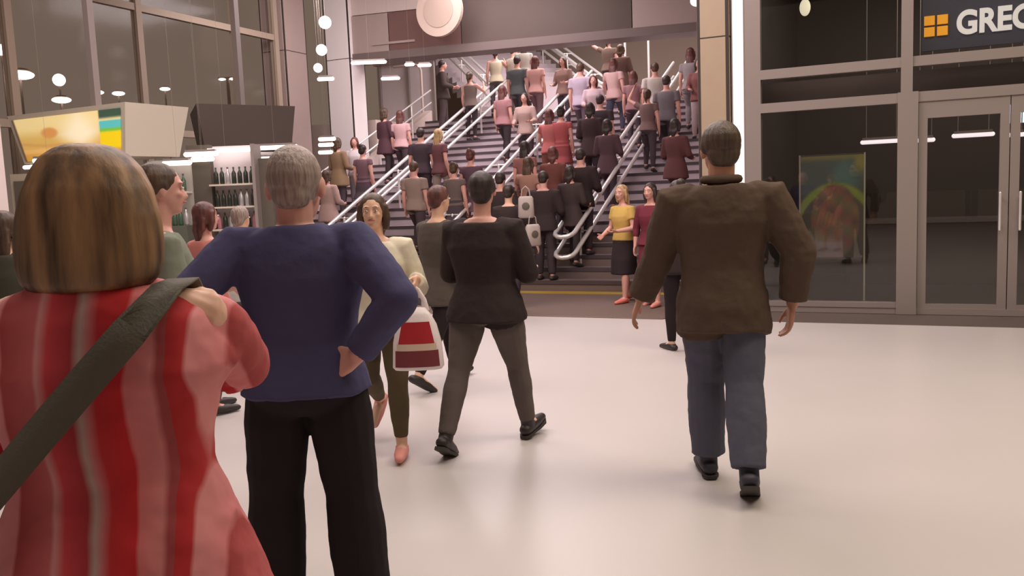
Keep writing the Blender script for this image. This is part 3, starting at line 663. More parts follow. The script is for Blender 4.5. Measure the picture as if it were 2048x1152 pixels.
POSE_STAND = dict(legs=((2, 3, 3, 0), (-2, 3, 3, 0)))
def person(label, H=1.68, sex='f', loc=(0,0,0), heading=0, legs=((4,3,4,0),(-6,3,4,0)), arms=None, lean=0, headrot=(0,0,0), skin_=None,
           hair=('long','brown'), top=None, bottom=None, shoes=None, vox=.014, gv=None, girth=1.0, swid=1.0, handcurl=25, group=None, face=True, disp=0, sole=False, twist=0, hscale=1.0, hdrop=0.0):
    """legs: left then right (thigh pitch fwd, abduct, knee bend, foot pitch). arms: left,right (upper dir, fore dir[, hand dir, thumb side])"""
    skin_ = skin_ or SK_F; t = thing('person', label, 'person', loc, heading, group); f = sex == 'f'; gv = gv or vox
    P0 = Vector((0,0,.525*H)); TH, SH = .24*H, .245*H
    # legs (computed with pelvis at origin)
    L = []
    for i, (tp, ab, kb, fp) in enumerate(legs):
        sx = -1 if i == 0 else 1; h = Vector((sx*.052*H*girth, 0, -.005*H))
        d1 = Vector((sx*math.sin(R_(ab)), math.sin(R_(tp)), -math.cos(R_(tp)))).normalized()
        d2 = Vector((sx*math.sin(R_(ab))*.6, math.sin(R_(tp-kb)), -math.cos(R_(tp-kb)))).normalized()
        kn = h+d1*TH; an = kn+d2*SH; L.append((h, kn, an, d2, fp, sx))
    low = min(a[2].z - (.075*H*math.sin(R_(a[4])) if a[4] > 0 else 0) for a in L)
    P0.z = .042*H - low
    ML = Matrix.Translation(P0)
    Rl = Matrix.Rotation(R_(-lean), 4, 'X'); Rt = Matrix.Rotation(R_(twist), 4, 'Z')
    MU = ML @ Rl @ Rt @ Matrix.Translation((0,0,-.525*H))   # upper-body local has z measured from floor
    T = [(.455,.030,.04,0),(.475,.085,.060,-.003),(.50,.099 if f else .092,.071,-.006),(.53,.101 if f else .094,.072,-.006),(.565,.090,.064,0),(.605,.076 if f else .086,.056,.003),(.65,.080 if f else .09,.060,.004),
         (.70,.090 if f else .099,.068 if f else .067,.006),(.735,.094 if f else .106,.070,.006),(.77,.094 if f else .110,.062,0),(.80,.088 if f else .104,.052,-.004),(.822,.066 if f else .08,.042,-.006),(.838,.040,.036,-.006)]
    def torso(mb, infl, z0=.455, z1=.84, flare=0, hem=None, fy=0):
        rings = []
        for z, rx, ry, cy in T:
            if z < z0-.001 or z > z1+.001: continue
            g = girth if z < .76 else (1+girth)/2
            rings.append((0, cy*H, z*H, rx*H*g*(swid if z > .72 else 1)+infl, ry*H*g+infl))
        if hem is not None and hem < z0+.02:
            rings = [r for r in rings if r[2] > (.53)*H]
            b0 = (0, 0, 0, .103*H*girth+infl, .076*H*girth+infl); ext = []
            for k_ in range(4):
                u = 1-k_/4; z = (hem+(.53-hem)*(1-u))*H; ext.append((0, b0[1]+fy*u, z, b0[3]+flare*u, b0[4]+flare*u+.012*u))
            rings = ext+rings
        k0 = len(mb.v); mb.loft(rings, 28); mb.xf(MU, k0)
    shp = [MU @ Vector((sx*(.100 if f else .114)*H*swid, -.004*H, .800*H)) for sx in (-1, 1)]
    if arms is None: arms = (((-.12,-.05,-1),(-.05,.25,-1)), ((.12,-.05,-1),(.05,.25,-1)))
    A = []
    for i, ar in enumerate(arms):
        d1 = (Rt.to_3x3() @ Vector(ar[0])).normalized(); d2 = (Rt.to_3x3() @ Vector(ar[1])).normalized(); el_ = shp[i]+d1*(.172*H); wr = el_+d2*(.148*H)
        hd_ = Vector(ar[2]).normalized() if len(ar) > 2 and ar[2] else d2
        ts = Vector(ar[3]) if len(ar) > 3 else Vector((0,1,0)); A.append((shp[i], el_, wr, hd_, ts, -1 if i == 0 else 1))
    # ---- body
    mb = MB(); torso(mb, -.004)
    nb = MU @ Vector((0, -.006*H, .81*H)); hs = H/1.70
    hy = R_(headrot[0]); hp_ = R_(headrot[1]); ht = R_(headrot[2])
    hc_ = MU @ Vector((0, .012*H, H*(.877-hdrop))); HM = Matrix.Translation(hc_) @ Matrix.Rotation(hy, 4, 'Z') @ Matrix.Rotation(hp_, 4, 'X') @ Matrix.Rotation(ht, 4, 'Y') @ Matrix.Translation((0,0,.057*H)) @ Matrix.Scale(hs*hscale*(1 if f else 1.03), 4)
    nt = HM @ Vector((0, -.02, -.05)); mb.tube([nb, nb.lerp(nt, .5), nt], [.036*H, .031*H if f else .036*H, .032*H if f else .037*H], 14)
    k0 = len(mb.v)
    mb.ell((0,-.008,.022), (.074,.094,.088)); mb.ell((0,.022,-.032), (.060,.068,.078)); mb.ell((0,.048,-.085), (.034,.034,.024)); mb.ell((0,.02,-.066), (.052,.05,.034))
    if face and vox < .01:
        mb.tube([(0,.084,.010),(0,.092,-.012),(0,.0995,-.031)], [.006,.008,.0115], 8); mb.ell((-.012,.092,-.036), (.009,.01,.008)); mb.ell((.012,.092,-.036), (.009,.01,.008))
        for q in (-1, 1): mb.ell((q*.031,.080,.026), (.024,.011,.008)); mb.ell((q*.036,.066,-.022), (.022,.018,.018))
        mb.ell((0,.086,-.058), (.022,.009,.009))
    else: mb.ell((0,.092,-.02), (.013,.022,.022))
    for q in (-1, 1): mb.ell((q*.074,-.004,-.008), (.012,.02,.032), n=10, m=7)
    mb.xf(HM, k0)
    for (s_, e_, w_, hd_, ts, sx) in A:
        ra = (.030 if f else .033)*H*(.6+.4*girth)
        mb.tube([s_-Vector((sx*.015*H,0,0)), s_, s_.lerp(e_, .4), e_], [ra*.9, ra, ra*.92, ra*.74], 12)
        mb.tube([e_, e_.lerp(w_, .3), w_], [ra*.76, ra*.80, ra*.50], 12)
        hand(mb, w_, hd_, Vector((-sx,0,0)), ts, hs*(1 if f else 1.08), handcurl)
    for (h, kn, an, d2, fp, sx) in L:
        h, kn, an = ML @ h, ML @ kn, ML @ an
        mb.tube([h+Vector((0,0,.02*H)), h.lerp(kn, .35), kn], [.047*H*girth, .050*H*girth, .034*H], 14)
        mb.tube([kn, kn.lerp(an, .3), an], [.034*H, .034*H, .021*H], 12)
        a_ = R_(-fp)*1; fd = Vector((sx*.12, math.cos(a_), math.sin(a_)))
        hl = an+Vector((0,-.022*H*math.cos(a_),-.022*H)); toe = an+fd*(.105*H)-Vector((0,0,.026*H))
        mb.tube([hl, an+fd*(.03*H)-Vector((0,0,.012*H)), toe], [.018*H, .023*H, .015*H], 10, .8, ref=(1,0,0))
    body = mb.build('body', skin_, t); remesh(body, vox, 4 if vox > .01 else 5)
    # ---- eyes, mouth
    if face:
        for q in (-1, 1):
            k = MB().ell((q*.031,.0835,.004), (.0115,.008,.0065), n=10, m=6).xf(HM).build('eye', m_eye, t, True)
            MB().ell((q*.031,.0925,.004), (.0045,.0025,.005), n=8, m=4).xf(HM).build('iris', m_iris, k, True)
        MB().tube([(-.021,.086,-.056),(-.008,.094,-.054),(0,.0955,-.055),(.008,.094,-.054),(.021,.086,-.056)], [.003,.0055,.0055,.0055,.003], 6).xf(HM).build('mouth', m_lip, t, True)
        if vox < .01:
            for q in (-1, 1): MB().tube([(q*.014,.0905,.026),(q*.03,.091,.031),(q*.047,.080,.026)], [.0015,.0025,.001], 6).xf(HM).build('eyebrow', HAIR[hair[1]], t, True)
    # ---- hair
    st_, hc2 = hair; hb = MB(); hv = max(.007, vox*.8)
    if st_ == 'buzz':
        hb.ell((0,-.014,.024), (.0775,.094,.0905)); hb.ell((0,-.05,-.03), (.056,.045,.045))
    elif st_ == 'bald': hb = None
    elif st_ == 'short':
        hb.ell((0,-.018,.034), (.083,.096,.088)); hb.ell((0,-.055,-.02), (.068,.05,.062))
        for q in (-1, 1): hb.ell((q*.07,-.01,.015), (.016,.035,.035))
    elif st_ in ('long', 'pony', 'bun', 'lob'):
        hb.ell((0,-.022,.036), (.087,.098,.090)); hb.ell((0,-.06,-.02), (.078,.052,.075))
        if st_ in ('long', 'lob'):
            for q in (-1, 1): hb.tube([(q*.074,.005,.03),(q*.083,-.005,-.04),(q*.078,-.02,-.12 if st_ == 'long' else -.10)], [.026,.028,.022], 10)
            e = -.36 if st_ == 'long' else -.17
            hb.tube([(0,-.065,-.02),(0,-.078,-.11),(0,-.09,e*.65),(0,-.088,e)], [.082,.088,.082 if st_ == 'long' else .07,.045], 14, .38, ref=(1,0,0))
        if st_ == 'pony': hb.tube([(0,-.10,.06),(0,-.145,.04),(0,-.15,-.06),(0,-.125,-.17)], [.026,.034,.034,.014], 10)
        if st_ == 'bun': hb.ell((0,-.085,.095), (.045,.045,.042))
    elif st_ == 'bob':
        hb.loft([(0,-.030,.122,.026,.030),(0,-.026,.114,.056,.060),(0,-.024,.096,.084,.086),(0,-.022,.068,.106,.102),(0,-.028,.025,.126,.110),(0,-.036,-.03,.139,.108),(0,-.042,-.08,.144,.106),(0,-.048,-.125,.142,.104),(0,-.054,-.155,.132,.098),(0,-.058,-.172,.112,.084)], 32, 2.1)
    if hb is not None:
        hb.xf(HM); o = hb.build('hair', HAIR[hc2], t); remesh(o, hv, 3 if st_ != 'bob' else 4, .004 if vox < .01 else 0)
    # ---- top
    if top:
        tb = MB(); inf = top.get('infl', .012); hem = top.get('hem', .50); torso(tb, inf, max(hem, .47), top.get('neck', .83), top.get('flare', .01), hem if hem <= .50 else None, top.get('fy', 0))
        sl = top.get('sleeve', .35)
        if hem <= .50:
            for (h, kn, an, d2, fp, sx) in L:
                h, kn = ML @ h, ML @ kn; u = min(1, max(.05, (h.z-hem*H)/max(.05, h.z-kn.z)))
                tb.tube([h+Vector((0,0,.02*H)), h.lerp(kn, u*.6), h.lerp(kn, u)], [.049*H*girth+inf, .053*H*girth+inf+.004, (.055-.018*u)*H*girth+inf+.010], 16, cap='none')
        for (s_, e_, w_, hd_, ts, sx) in A:
            ra = (.030 if f else .033)*H*(.6+.4*girth)+inf*top.get('sl_infl', .9)
            if sl <= 0: continue
            off = top.get('cold', 0)
            if sl <= 1: tb.tube([s_-Vector((sx*.03*H,0,.005*H)), s_, s_.lerp(e_, sl)], [ra*.95, ra*1.02, ra*1.02], 14, cap='none')
            else:
                q = sl-1
                if off: tb.tube([s_.lerp(e_, .30), s_.lerp(e_, .6), e_], [ra*1.02, ra*1.05, ra*.86], 14)
                else: tb.tube([s_-Vector((sx*.03*H,0,.005*H)), s_, s_.lerp(e_, .5), e_], [ra*.95, ra*1.02, ra*.98, ra*.85], 14)
                tb.tube([e_+(e_-w_)*.02, e_.lerp(w_, q*.5), e_.lerp(w_, q*.96)], [ra*.86, ra*.80, ra*top.get('cuff', .64)], 12, cap='none')
        o = tb.build(top.get('name', 'top'), top['m'], t); remesh(o, gv, 4, disp*1.0)
        if top.get('hood'): pass
    # ---- bottom
    if bottom:
        bb = MB(); inf = bottom.get('infl', .010); kind = bottom.get('kind', 'trousers'); end = bottom.get('end', .97)
        if kind == 'trousers':
            rings = [(0, cy*H, z*H, rx*H*girth+inf*.7, ry*H*girth+inf*.7) for z, rx, ry, cy in T if z <= .57]
            k0 = len(bb.v); bb.loft(rings, 28); bb.xf(ML @ Matrix.Translation((0,0,-.525*H)), k0)
            for (h, kn, an, d2, fp, sx) in L:
                h, kn, an = ML @ h, ML @ kn, ML @ an
                fl = bottom.get('leg', 0)
                bb.tube([h+Vector((0,0,.02*H)), h.lerp(kn, .35), kn], [.045*H*girth+inf, .051*H*girth+inf, .034*H+inf*1.2+fl*.4], 14)
                if end > .5:
                    u = (end-.5)*2; bb.tube([kn, kn.lerp(an, .35), kn.lerp(an, u)], [.034*H+inf*1.2+fl*.4, .034*H+inf*1.2+fl*.6, .022*H+inf+fl], 14, cap='none')
        else:
            e = bottom.get('hem', .3); sp = max(abs(L[0][1].y), abs(L[1][1].y), .03)
            rings = [(0, 0, e*H, .10*H+bottom.get('flare', .05), .08*H+bottom.get('flare', .05)*.6+sp*.5), (0, 0, (e+.5)/2*H, .108*H+.01, .085*H+.02), (0,-.006*H,.50*H,.101*H*girth+inf,.074*H*girth+inf),(0,0,.565*H,.090*H*girth+inf,.066*H*girth+inf),(0,0,.60*H,.08*H*girth+inf,.06*H*girth+inf)]
            k0 = len(bb.v); bb.loft(rings, 28); bb.xf(ML @ Matrix.Translation((0,0,-.525*H)), k0)
        o = bb.build(bottom.get('name', kind), bottom['m'], t); remesh(o, gv, 4, disp*.8)
    # ---- shoes
    if shoes:
        for (h, kn, an, d2, fp, sx) in L:
            an = ML @ an; a_ = R_(-fp); fd = Vector((sx*.10, math.cos(a_), math.sin(a_))).normalized(); up = Vector((0,-math.sin(a_),math.cos(a_)))
            sb = MB(); q = an-up*(.022*H)
            sb.tube([q-fd*(.026*H)+up*(.002*H), q+fd*(.012*H)+up*(.004*H), q+fd*(.065*H)-up*(.001*H), q+fd*(.115*H)-up*(.006*H)], [.024*H, .028*H, .026*H, .018*H], 12, .86, ref=(1,0,0))
            if shoes.get('boot', 0): sb.tube([q, an-d2*(.05*H)], [.027*H, .027*H], 12, cap='none')
            else: sb.tube([q, an-d2*(.002*H)], [.026*H, .026*H], 12, cap='none')
            o = sb.build('shoe', shoes['m'], t); remesh(o, min(.010, vox), 3)
            if shoes.get('sole'):
                r0 = q-fd*(.048*H)-up*(.0185*H); s2 = Vector((1,0,0)); s2 = (s2-fd*s2.dot(fd)).normalized(); pr = [(0,.014),(.02,.024),(.06,.021),(.10,.027),(.15,.026),(.176,.012)]
                up_ = [r0+fd*(x*H)+s2*(w_*H) for x, w_ in pr]+[r0+fd*(x*H)-s2*(w_*H) for x, w_ in reversed(pr)]; n_ = len(up_)
                MB().add([*[v+up*.006 for v in up_], *[v-up*.012 for v in up_]], [tuple(range(n_)), tuple(range(2*n_-1, n_-1, -1))]+[(j, n_+j, n_+(j+1) % n_, (j+1) % n_) for j in range(n_)]).build('sole', shoes['sole'], o)
    t['_H'] = H
    del t['_H']
    return t, dict(A=A, HM=HM, MU=MU, ML=ML, L=L, t=t)

HEAD = math.atan2(-CF.x, CF.y)   # heading straight away from the camera
def gpos(x, y): p = zplane(x, y, 0); return (p.x, p.y, 0)
def dpos(x, y, D): p = depth(x, y, D); return (p.x, p.y, 0)
black_shoe = dict(m=mat('shoe_black', srgb(44,36,36), .5)); white_shoe = dict(m=mat('shoe_white', srgb(215,205,200), .6)); pink_shoe = dict(m=mat('shoe_pink', srgb(214,140,130), .6))
rub = mat('sole_rubber', srgb(60,54,50), .8)

# ---- A: woman with bob, striped blouse, shoulder strap
m_blouse = stripes('striped_blouse', [(0, (170,30,34)), (.07, (176,34,38)), (.09, (212,136,136)), (.21, (204,122,124)), (.23, (160,60,60)), (.40, (188,92,94)), (.42, (206,140,138)), (.47, (196,60,66)), (.58, (160,44,50)), (.62, (176,150,140)), (.66, (192,104,106)), (.70, (184,38,42)), (.82, (190,28,34)), (.84, (206,112,112)), (.94, (200,120,120)), (.97,(150,60,62))], 2.6)
pA_ = dpos(200, 600, 1.75)
tA, iA = person('woman with brown highlighted bob seen from behind in a red and pink striped blouse', 1.67, 'f', pA_, HEAD+R_(3), legs=((2,4,2,0),(-2,4,2,0)),
    arms=(((-.25,.02,-1),(.2,.8,-.35)), ((.07,.75,-.50),(-.55,.70,-.10),(-.5,.8,.1),(0,0,1))), hair=('bob','bob'), top=dict(m=m_blouse, sleeve=1.35, infl=.034, hem=.34, flare=.10, neck=.838, name='blouse', cuff=1.1, sl_infl=.55, cold=1),
    bottom=dict(m=cloth('dark_trousers', (52,44,44)), infl=-.025), shoes=black_shoe, vox=.0065, gv=.009, girth=1.25, swid=1.16, disp=.018, skin_=SK_F)
# strap and shoulder bag (the strap runs over the right shoulder to the left hip)
m_strap = mat('strap_olive_grey', srgb(84,78,66), .8, bump=.2, bscale=120)
bag = thing('shoulder_bag', 'bag on a broad dark olive strap across the striped blouse', 'bag', pA_, HEAD+R_(3))
H_ = 1.685
pts = []
for k in range(13):
    u = k/12; x = .165-.50*u; z = 1.375-.54*u
    y = -(.175+.03*math.sin(math.pi*u)) if 0 < k else -.10
    pts.append(Vector((x, y-.005, z)))
pts = [Vector((.14, .16, 1.24)), Vector((.155, .125, 1.33)), Vector((.16, .03, 1.405)), Vector((.162, -.07, 1.40))]+pts[1:]
mbs = MB(); nrmls = []
for i, p in enumerate(pts):
    tg = (pts[min(i+1, len(pts)-1)]-pts[max(i-1, 0)]).normalized(); outw = Vector((p.x*.4, p.y, 0)) if i > 3 else Vector((0, (1, .6, .0, -.7)[i], (.2, .8, 1, .9)[i]))
    sd = tg.cross(outw).normalized(); on = sd.cross(tg).normalized(); nrmls.append((p, sd, on))
vs = []
for p, sd, on in nrmls: vs += [p-sd*.032, p+sd*.032, p+sd*.032+on*.005, p-sd*.032+on*.005]
fs = []
for i in range(len(pts)-1):
    for j in range(4): fs.append((i*4+j, i*4+(j+1) % 4, i*4+4+(j+1) % 4, i*4+4+j))
mbs.add(vs, fs+[(0,1,2,3), tuple(len(vs)-4+j for j in (3,2,1,0))]).build('strap', m_strap, bag, True)
bb_ = MB(); bb_.loft([(-.40,-.06,.62,.07,.13),(-.40,-.06,.66,.085,.16),(-.40,-.06,.88,.08,.15),(-.39,-.06,.93,.05,.13)], 20, 3.5); bb_.build('bag_body', m_strap, bag, True)

# ---- F: man in navy jumper, hands on hips
m_navyj = cloth('navy_jumper', (76,74,106), .5)
tF, iF = person('grey-haired balding man in a navy blue jumper with hands on hips, back turned', 1.75, 'm', dpos(602, 600, 3.05), HEAD, legs=((1,5,2,0),(1,5,2,0)),
    arms=(((-.58,-.55,-.64),(.62,.22,-.76),(.8,.2,-.5),(0,.5,1)), ((.58,-.55,-.64),(-.62,.22,-.76),(-.8,.2,-.5),(0,.5,1))), hair=('buzz','grey'), top=dict(m=m_navyj, sleeve=1.98, infl=.020, hem=.50, neck=.842, name='jumper', sl_infl=1.0, cuff=.7),
    bottom=dict(m=cloth('black_trousers_wide', (40,34,36)), infl=.018, leg=.044), shoes=dict(m=black_shoe['m'], sole=rub, boot=1), vox=.0065, gv=.009, girth=1.12, swid=1.0, disp=.014, skin_=SK_P, headrot=(0,-6,0), hscale=1.2, hdrop=.018)
# ribbed hem and folded line
# ---- G: woman in white sweater with carrier bag
gG = gpos(775, 905)
m_sweater = cloth('cream_sweater', (222,212,190), .4)
tG, iG = person('woman in a cream sweater walking this way with a carrier bag, tied-back dark hair', 1.58, 'f', gG, HEAD+math.pi-R_(4), legs=((10,2,8,-5),(-14,3,42,35)),
    arms=(((-.30,-.14,-1),(-.12,.80,.28),(0,.6,-.4),(0,1,0)), ((.30,-.1,-1),(-.1,.55,-1))), hair=('lob','brown'), top=dict(m=m_sweater, sleeve=1.9, infl=.026, hem=.48, flare=.012, name='sweater', sl_infl=1.0, neck=.822),
    bottom=dict(m=cloth('olive_trousers', (92,80,60)), infl=.008, end=.93), shoes=pink_shoe, vox=.0065, gv=.009, girth=1.08, disp=.014, skin_=SK_F, handcurl=55, headrot=(4,2,0))
# carrier bag
hw_ = iG['A'][0][2]; hl_ = tG.matrix_basis @ (hw_ + iG['A'][0][3]*.085)
cb = thing('carrier_bag', 'white plastic carrier bag with a red block hanging from the woman\'s hand', 'bag', (hl_.x, hl_.y, hl_.z), HEAD)
m_plas = mat('white_plastic', srgb(236,222,222), .35, bump=.35, bscale=12); m_redp = mat('red_print', srgb(168,34,44), .45); m_redd = mat('dark_red_print', srgb(118,44,50), .5); m_cream = mat('cream_print', srgb(214,190,168), .5)
zs_ = [(-.42,.125,.05),(-.405,.138,.062),(-.28,.130,.062),(-.19,.108,.05),(-.14,.082,.035),(-.10,.052,.022)]
def bagring(z):
    for i in range(len(zs_)-1):
        if zs_[i][0] <= z <= zs_[i+1][0]:
            u = (z-zs_[i][0])/(zs_[i+1][0]-zs_[i][0]); return [zs_[i][k]*(1-u)+zs_[i+1][k]*u for k in (1,2)]
    return zs_[-1][1:]
mbg = MB(); mbg.loft([(0,0,z,rx,ry) for z, rx, ry in zs_], 28, 2.6); mbg.build('bag_body', m_plas, cb, True)
for q in (-1, 1): MB().tube([(q*.052,0,-.115),(q*.045,0,-.06),(q*.018,0,-.008),(0,0,.006)], [.022,.014,.009,.008], 8, .4, ref=(1,0,0)).build('handle', m_plas, cb, True)
def band(z0, z1, m, fr=.80, nm='print_block'):
    n = 10; vs = []
    for z in (z0, z1):
        rx, ry = bagring(z)
        for j in range(n+1):
            u = -1+2*j/n; x = rx*fr*u; y = -ry*(1-abs(fr*u)**2.6)**(1/2.6)-.004; vs.append((x, y, z))
    MB().add(vs, [(j, j+1, n+2+j, n+1+j) for j in range(n)]).build(nm, m, cb, True)
band(-.28, -.17, m_redp, .74); band(-.315, -.28, m_cream, .80, 'print_strip'); band(-.40, -.315, m_redd, .86)

cb.scale = (1.08, 1.08, 1.12)
# ---- H: person in black top and grey trousers
gH = gpos(985, 893)
m_blk = cloth('black_top', (54,44,44), .4)
tH, iH = person('woman in a black top and grey trousers striding away to the right', 1.69, 'f', gH, HEAD-R_(22), legs=((-20,5,6,28),(20,4,6,-10)),
    arms=(((-.25,.22,-1),(.3,.9,-.1)), ((.25,.22,-1),(-.3,.9,-.1))), hair=('short','dark'), top=dict(m=m_blk, sleeve=1.9, infl=.030, hem=.47, flare=.012, name='top'),
    bottom=dict(m=cloth('grey_trousers', (98,88,84)), infl=.008, leg=.006), shoes=dict(m=black_shoe['m'], sole=rub, boot=1), vox=.0065, gv=.009, girth=1.18, swid=1.1, disp=.014, skin_=SK_P, headrot=(12,4,0))

# ---- N: man in brown jacket and jeans
gN = gpos(1450, 965)
m_jak = cloth('brown_green_jacket', (86,70,58), .6)
tN, iN = person('tall man in a dark brown jacket and blue jeans walking away on the right', 1.83, 'm', gN, HEAD-R_(8), legs=((12,-2,10,-4),(-14,-1,10,28)),
    arms=(((-.30,.25,-1),(-.42,.42,-1),(-.4,.3,-1),(0,1,.2)), ((.50,-.12,-1),(-.10,.10,-1),(-.1,.1,-1),(0,1,0))), hair=('short','olive'), top=dict(m=m_jak, sleeve=1.97, infl=.040, hem=.435, flare=.0, neck=.85, name='jacket', sl_infl=.95, cuff=.75),
    bottom=dict(m=cloth('blue_jeans', (90,90,104)), infl=.018, leg=.030, name='jeans'), shoes=dict(m=mat('shoe_navy', srgb(52,48,60), .6), sole=rub, boot=1), vox=.0065, gv=.009, girth=1.04, swid=1.10, disp=.020, skin_=SK_M, headrot=(8,0,0), hscale=1.08)
col = MB(); k0 = 0
col.tube([Vector((.085*math.cos(th), -.012+.075*math.sin(th), .838*1.86)) for th in [2*math.pi*j/20 for j in range(20)]], .022, 8, closed=True); col.xf(iN['MU'])
col.build('collar', m_jak, tN, True)

# ---- I: companion beside H
tI, iI = person('person in a grey-patterned dark coat and black leggings just left of the black-topped walker', 1.66, 'f', gpos(893, 768), HEAD-R_(45), legs=((20,2,10,-8),(-22,2,14,30)), arms=(((-.2,.2,-1),(0,.9,-.5)), ((.2,-.2,-1),(0,.3,-1))),
    hair=('short','red'), top=dict(m=cloth('grey_patterned_coat', (88,80,74)), sleeve=1.9, infl=.028, hem=.42, flare=.03, name='coat'), bottom=dict(m=cloth('black_leggings', (42,34,36)), infl=.004), shoes=dict(m=black_shoe['m']), vox=.011, gv=.012, girth=1.1, disp=.01)
# ---- C, D, E, B
tC, iC = person('person in a sage green top facing right beyond the bob-haired woman', 1.74, 'm', dpos(322, 500, 3.9), HEAD-R_(62), arms=(((-.2,.3,-.9),(.1,.8,.1),(0,.7,.5),(0,1,0)), ((.15,.1,-1),(0,.4,-1))),
    hair=('short','brown'), top=dict(m=cloth('sage_top', (126,130,116)), sleeve=.8, infl=.016, hem=.47), bottom=dict(m=cloth('black_leggings', (42,34,36)), leg=.01, infl=.012), shoes=black_shoe, vox=.008, gv=.010, disp=.012, skin_=SK_P)
tD, iD = person('woman with reddish hair and a salmon pink top behind the sage green one', 1.57, 'f', dpos(412, 480, 6.4), HEAD-R_(40), hair=('lob','red'), arms=(((-.2,.1,-1),(0,.5,-1)), ((.25,.2,-1),(0,.6,-.8))),
    top=dict(m=cloth('salmon_top', (206,130,122)), sleeve=.5, hem=.47), bottom=dict(m=cloth('grey_trousers', (98,88,84))), shoes=black_shoe, vox=.011, gv=.012, skin_=SK_P)
tE, iE = person('short person with grey hair standing before the bright kiosk', 1.53, 'f', dpos(482, 470, 7.4), HEAD-R_(20), hair=('short','grey'), top=dict(m=cloth('white_top', (200,192,188)), sleeve=.6, hem=.47), bottom=dict(m=cloth('grey_trousers', (98,88,84))), shoes=black_shoe, vox=.012, gv=.012)
tB, iB = person('person in a dark green-grey coat cut by the left picture edge', 1.56, 'f', dpos(12, 500, 5.6), HEAD-R_(10), hair=('long','brown'), top=dict(m=cloth('dark_green_coat', (74,72,62)), sleeve=1.9, infl=.03, hem=.38, flare=.05, name='coat'), bottom=dict(m=cloth('black_leggings', (42,34,36))), shoes=black_shoe, vox=.011, gv=.012, girth=1.2)
# ---- J K L M at the foot of the stairs
JL = dict(m=cloth('dusty_black', (56,46,46)), sleeve=1.9, infl=.022, hem=.44, flare=.02, name='coat')
tJ, iJ = person('dark-coated woman with pale bags at the foot of the stairs, right of the black top', 1.66, 'f', dpos(1022, 520, 11.8), R_(10), hair=('short','dark'), legs=((12,2,10,0),(-14,2,6,20)), top=JL, bottom=dict(m=cloth('dark_jeans', (60,52,58))), shoes=white_shoe, vox=.012, gv=.012, arms=(((-.2,.1,-1),(0,.3,-1)), ((.5,-.1,-1),(.3,.2,-1))))
for i, (x, y) in enumerate(((1052, 412), (1066, 468))):
    c = depth(x, y, 11.4); t = thing('tote_bag', ['upper pale bag', 'lower pale bag'][i]+' carried by the dark-coated woman at the foot of the stairs', 'bag', c, R_(20+30*i))
    mb = MB().loft([(0,0,-.16,.09,.05),(0,0,-.14,.11,.06),(0,0,.10,.10,.05),(0,0,.13,.08,.03)], 18, 3); mb.build('bag_body', mat('pale_bag', srgb(170,156,150), .6), t, True)
    MB().tube([(-.06,0,.12),(-.045,0,.22),(0,0,.26),(.045,0,.22),(.06,0,.12)], .008, 6).build('handle', mat('pale_bag', (0,0,0)), t, True)
    mb = MB(); mb.ell((0,-.062,0), (.05,.008,.05)); mb.build('emblem_patch', m_kdk, t, True)
m_yel = cloth('mustard_top', (204,170,96)); m_mar = cloth('maroon_dress', (112,48,60))
tK, iK = person('blond girl in a mustard yellow top, dark skirt and coral shoes', 1.60, 'f', gpos(1250, 604), R_(150), hair=('long','blond'), legs=((10,2,6,0),(-10,2,10,12)), arms=(((-.25,.1,-1),(.35,.8,-.1)), ((.25,.1,-1),(-.2,.7,-.3))),
    top=dict(m=m_yel, sleeve=.55, infl=.016, hem=.52), bottom=dict(m=cloth('charcoal_skirt', (54,44,46)), kind='skirt', hem=.24, flare=.02), shoes=dict(m=mat('shoe_coral', srgb(220,120,105), .6)), vox=.009, gv=.010, skin_=SK_P, headrot=(10,0,0))
tL, iL = person('dark-haired girl in a maroon dress beside the girl in yellow', 1.60, 'f', gpos(1306, 612), R_(165), hair=('long','dark'), legs=((6,2,4,0),(-8,2,8,10)), arms=(((-.25,.1,-1),(.1,.5,-1)), ((.25,.0,-1),(0,.2,-1))),
    top=dict(m=m_mar, sleeve=1.5, infl=.014, hem=.50), bottom=dict(m=m_mar, kind='dress_skirt', hem=.25, flare=.05), shoes=pink_shoe, vox=.009, gv=.010, skin_=SK_P)
tM, iM = person('person in black with one foot lifted, mostly hidden by the man in the brown jacket', 1.60, 'f', gpos(1362, 700), R_(40), hair=('bun','dark'), legs=((2,1,4,0),(-16,2,40,20)), top=dict(m=m_blk, sleeve=1.9, infl=.014, hem=.46), bottom=dict(m=cloth('black_leggings', (42,34,36)), infl=.004), shoes=dict(m=black_shoe['m'], sole=mat('sole_white', srgb(210,200,196), .7)), vox=.010, gv=.012)

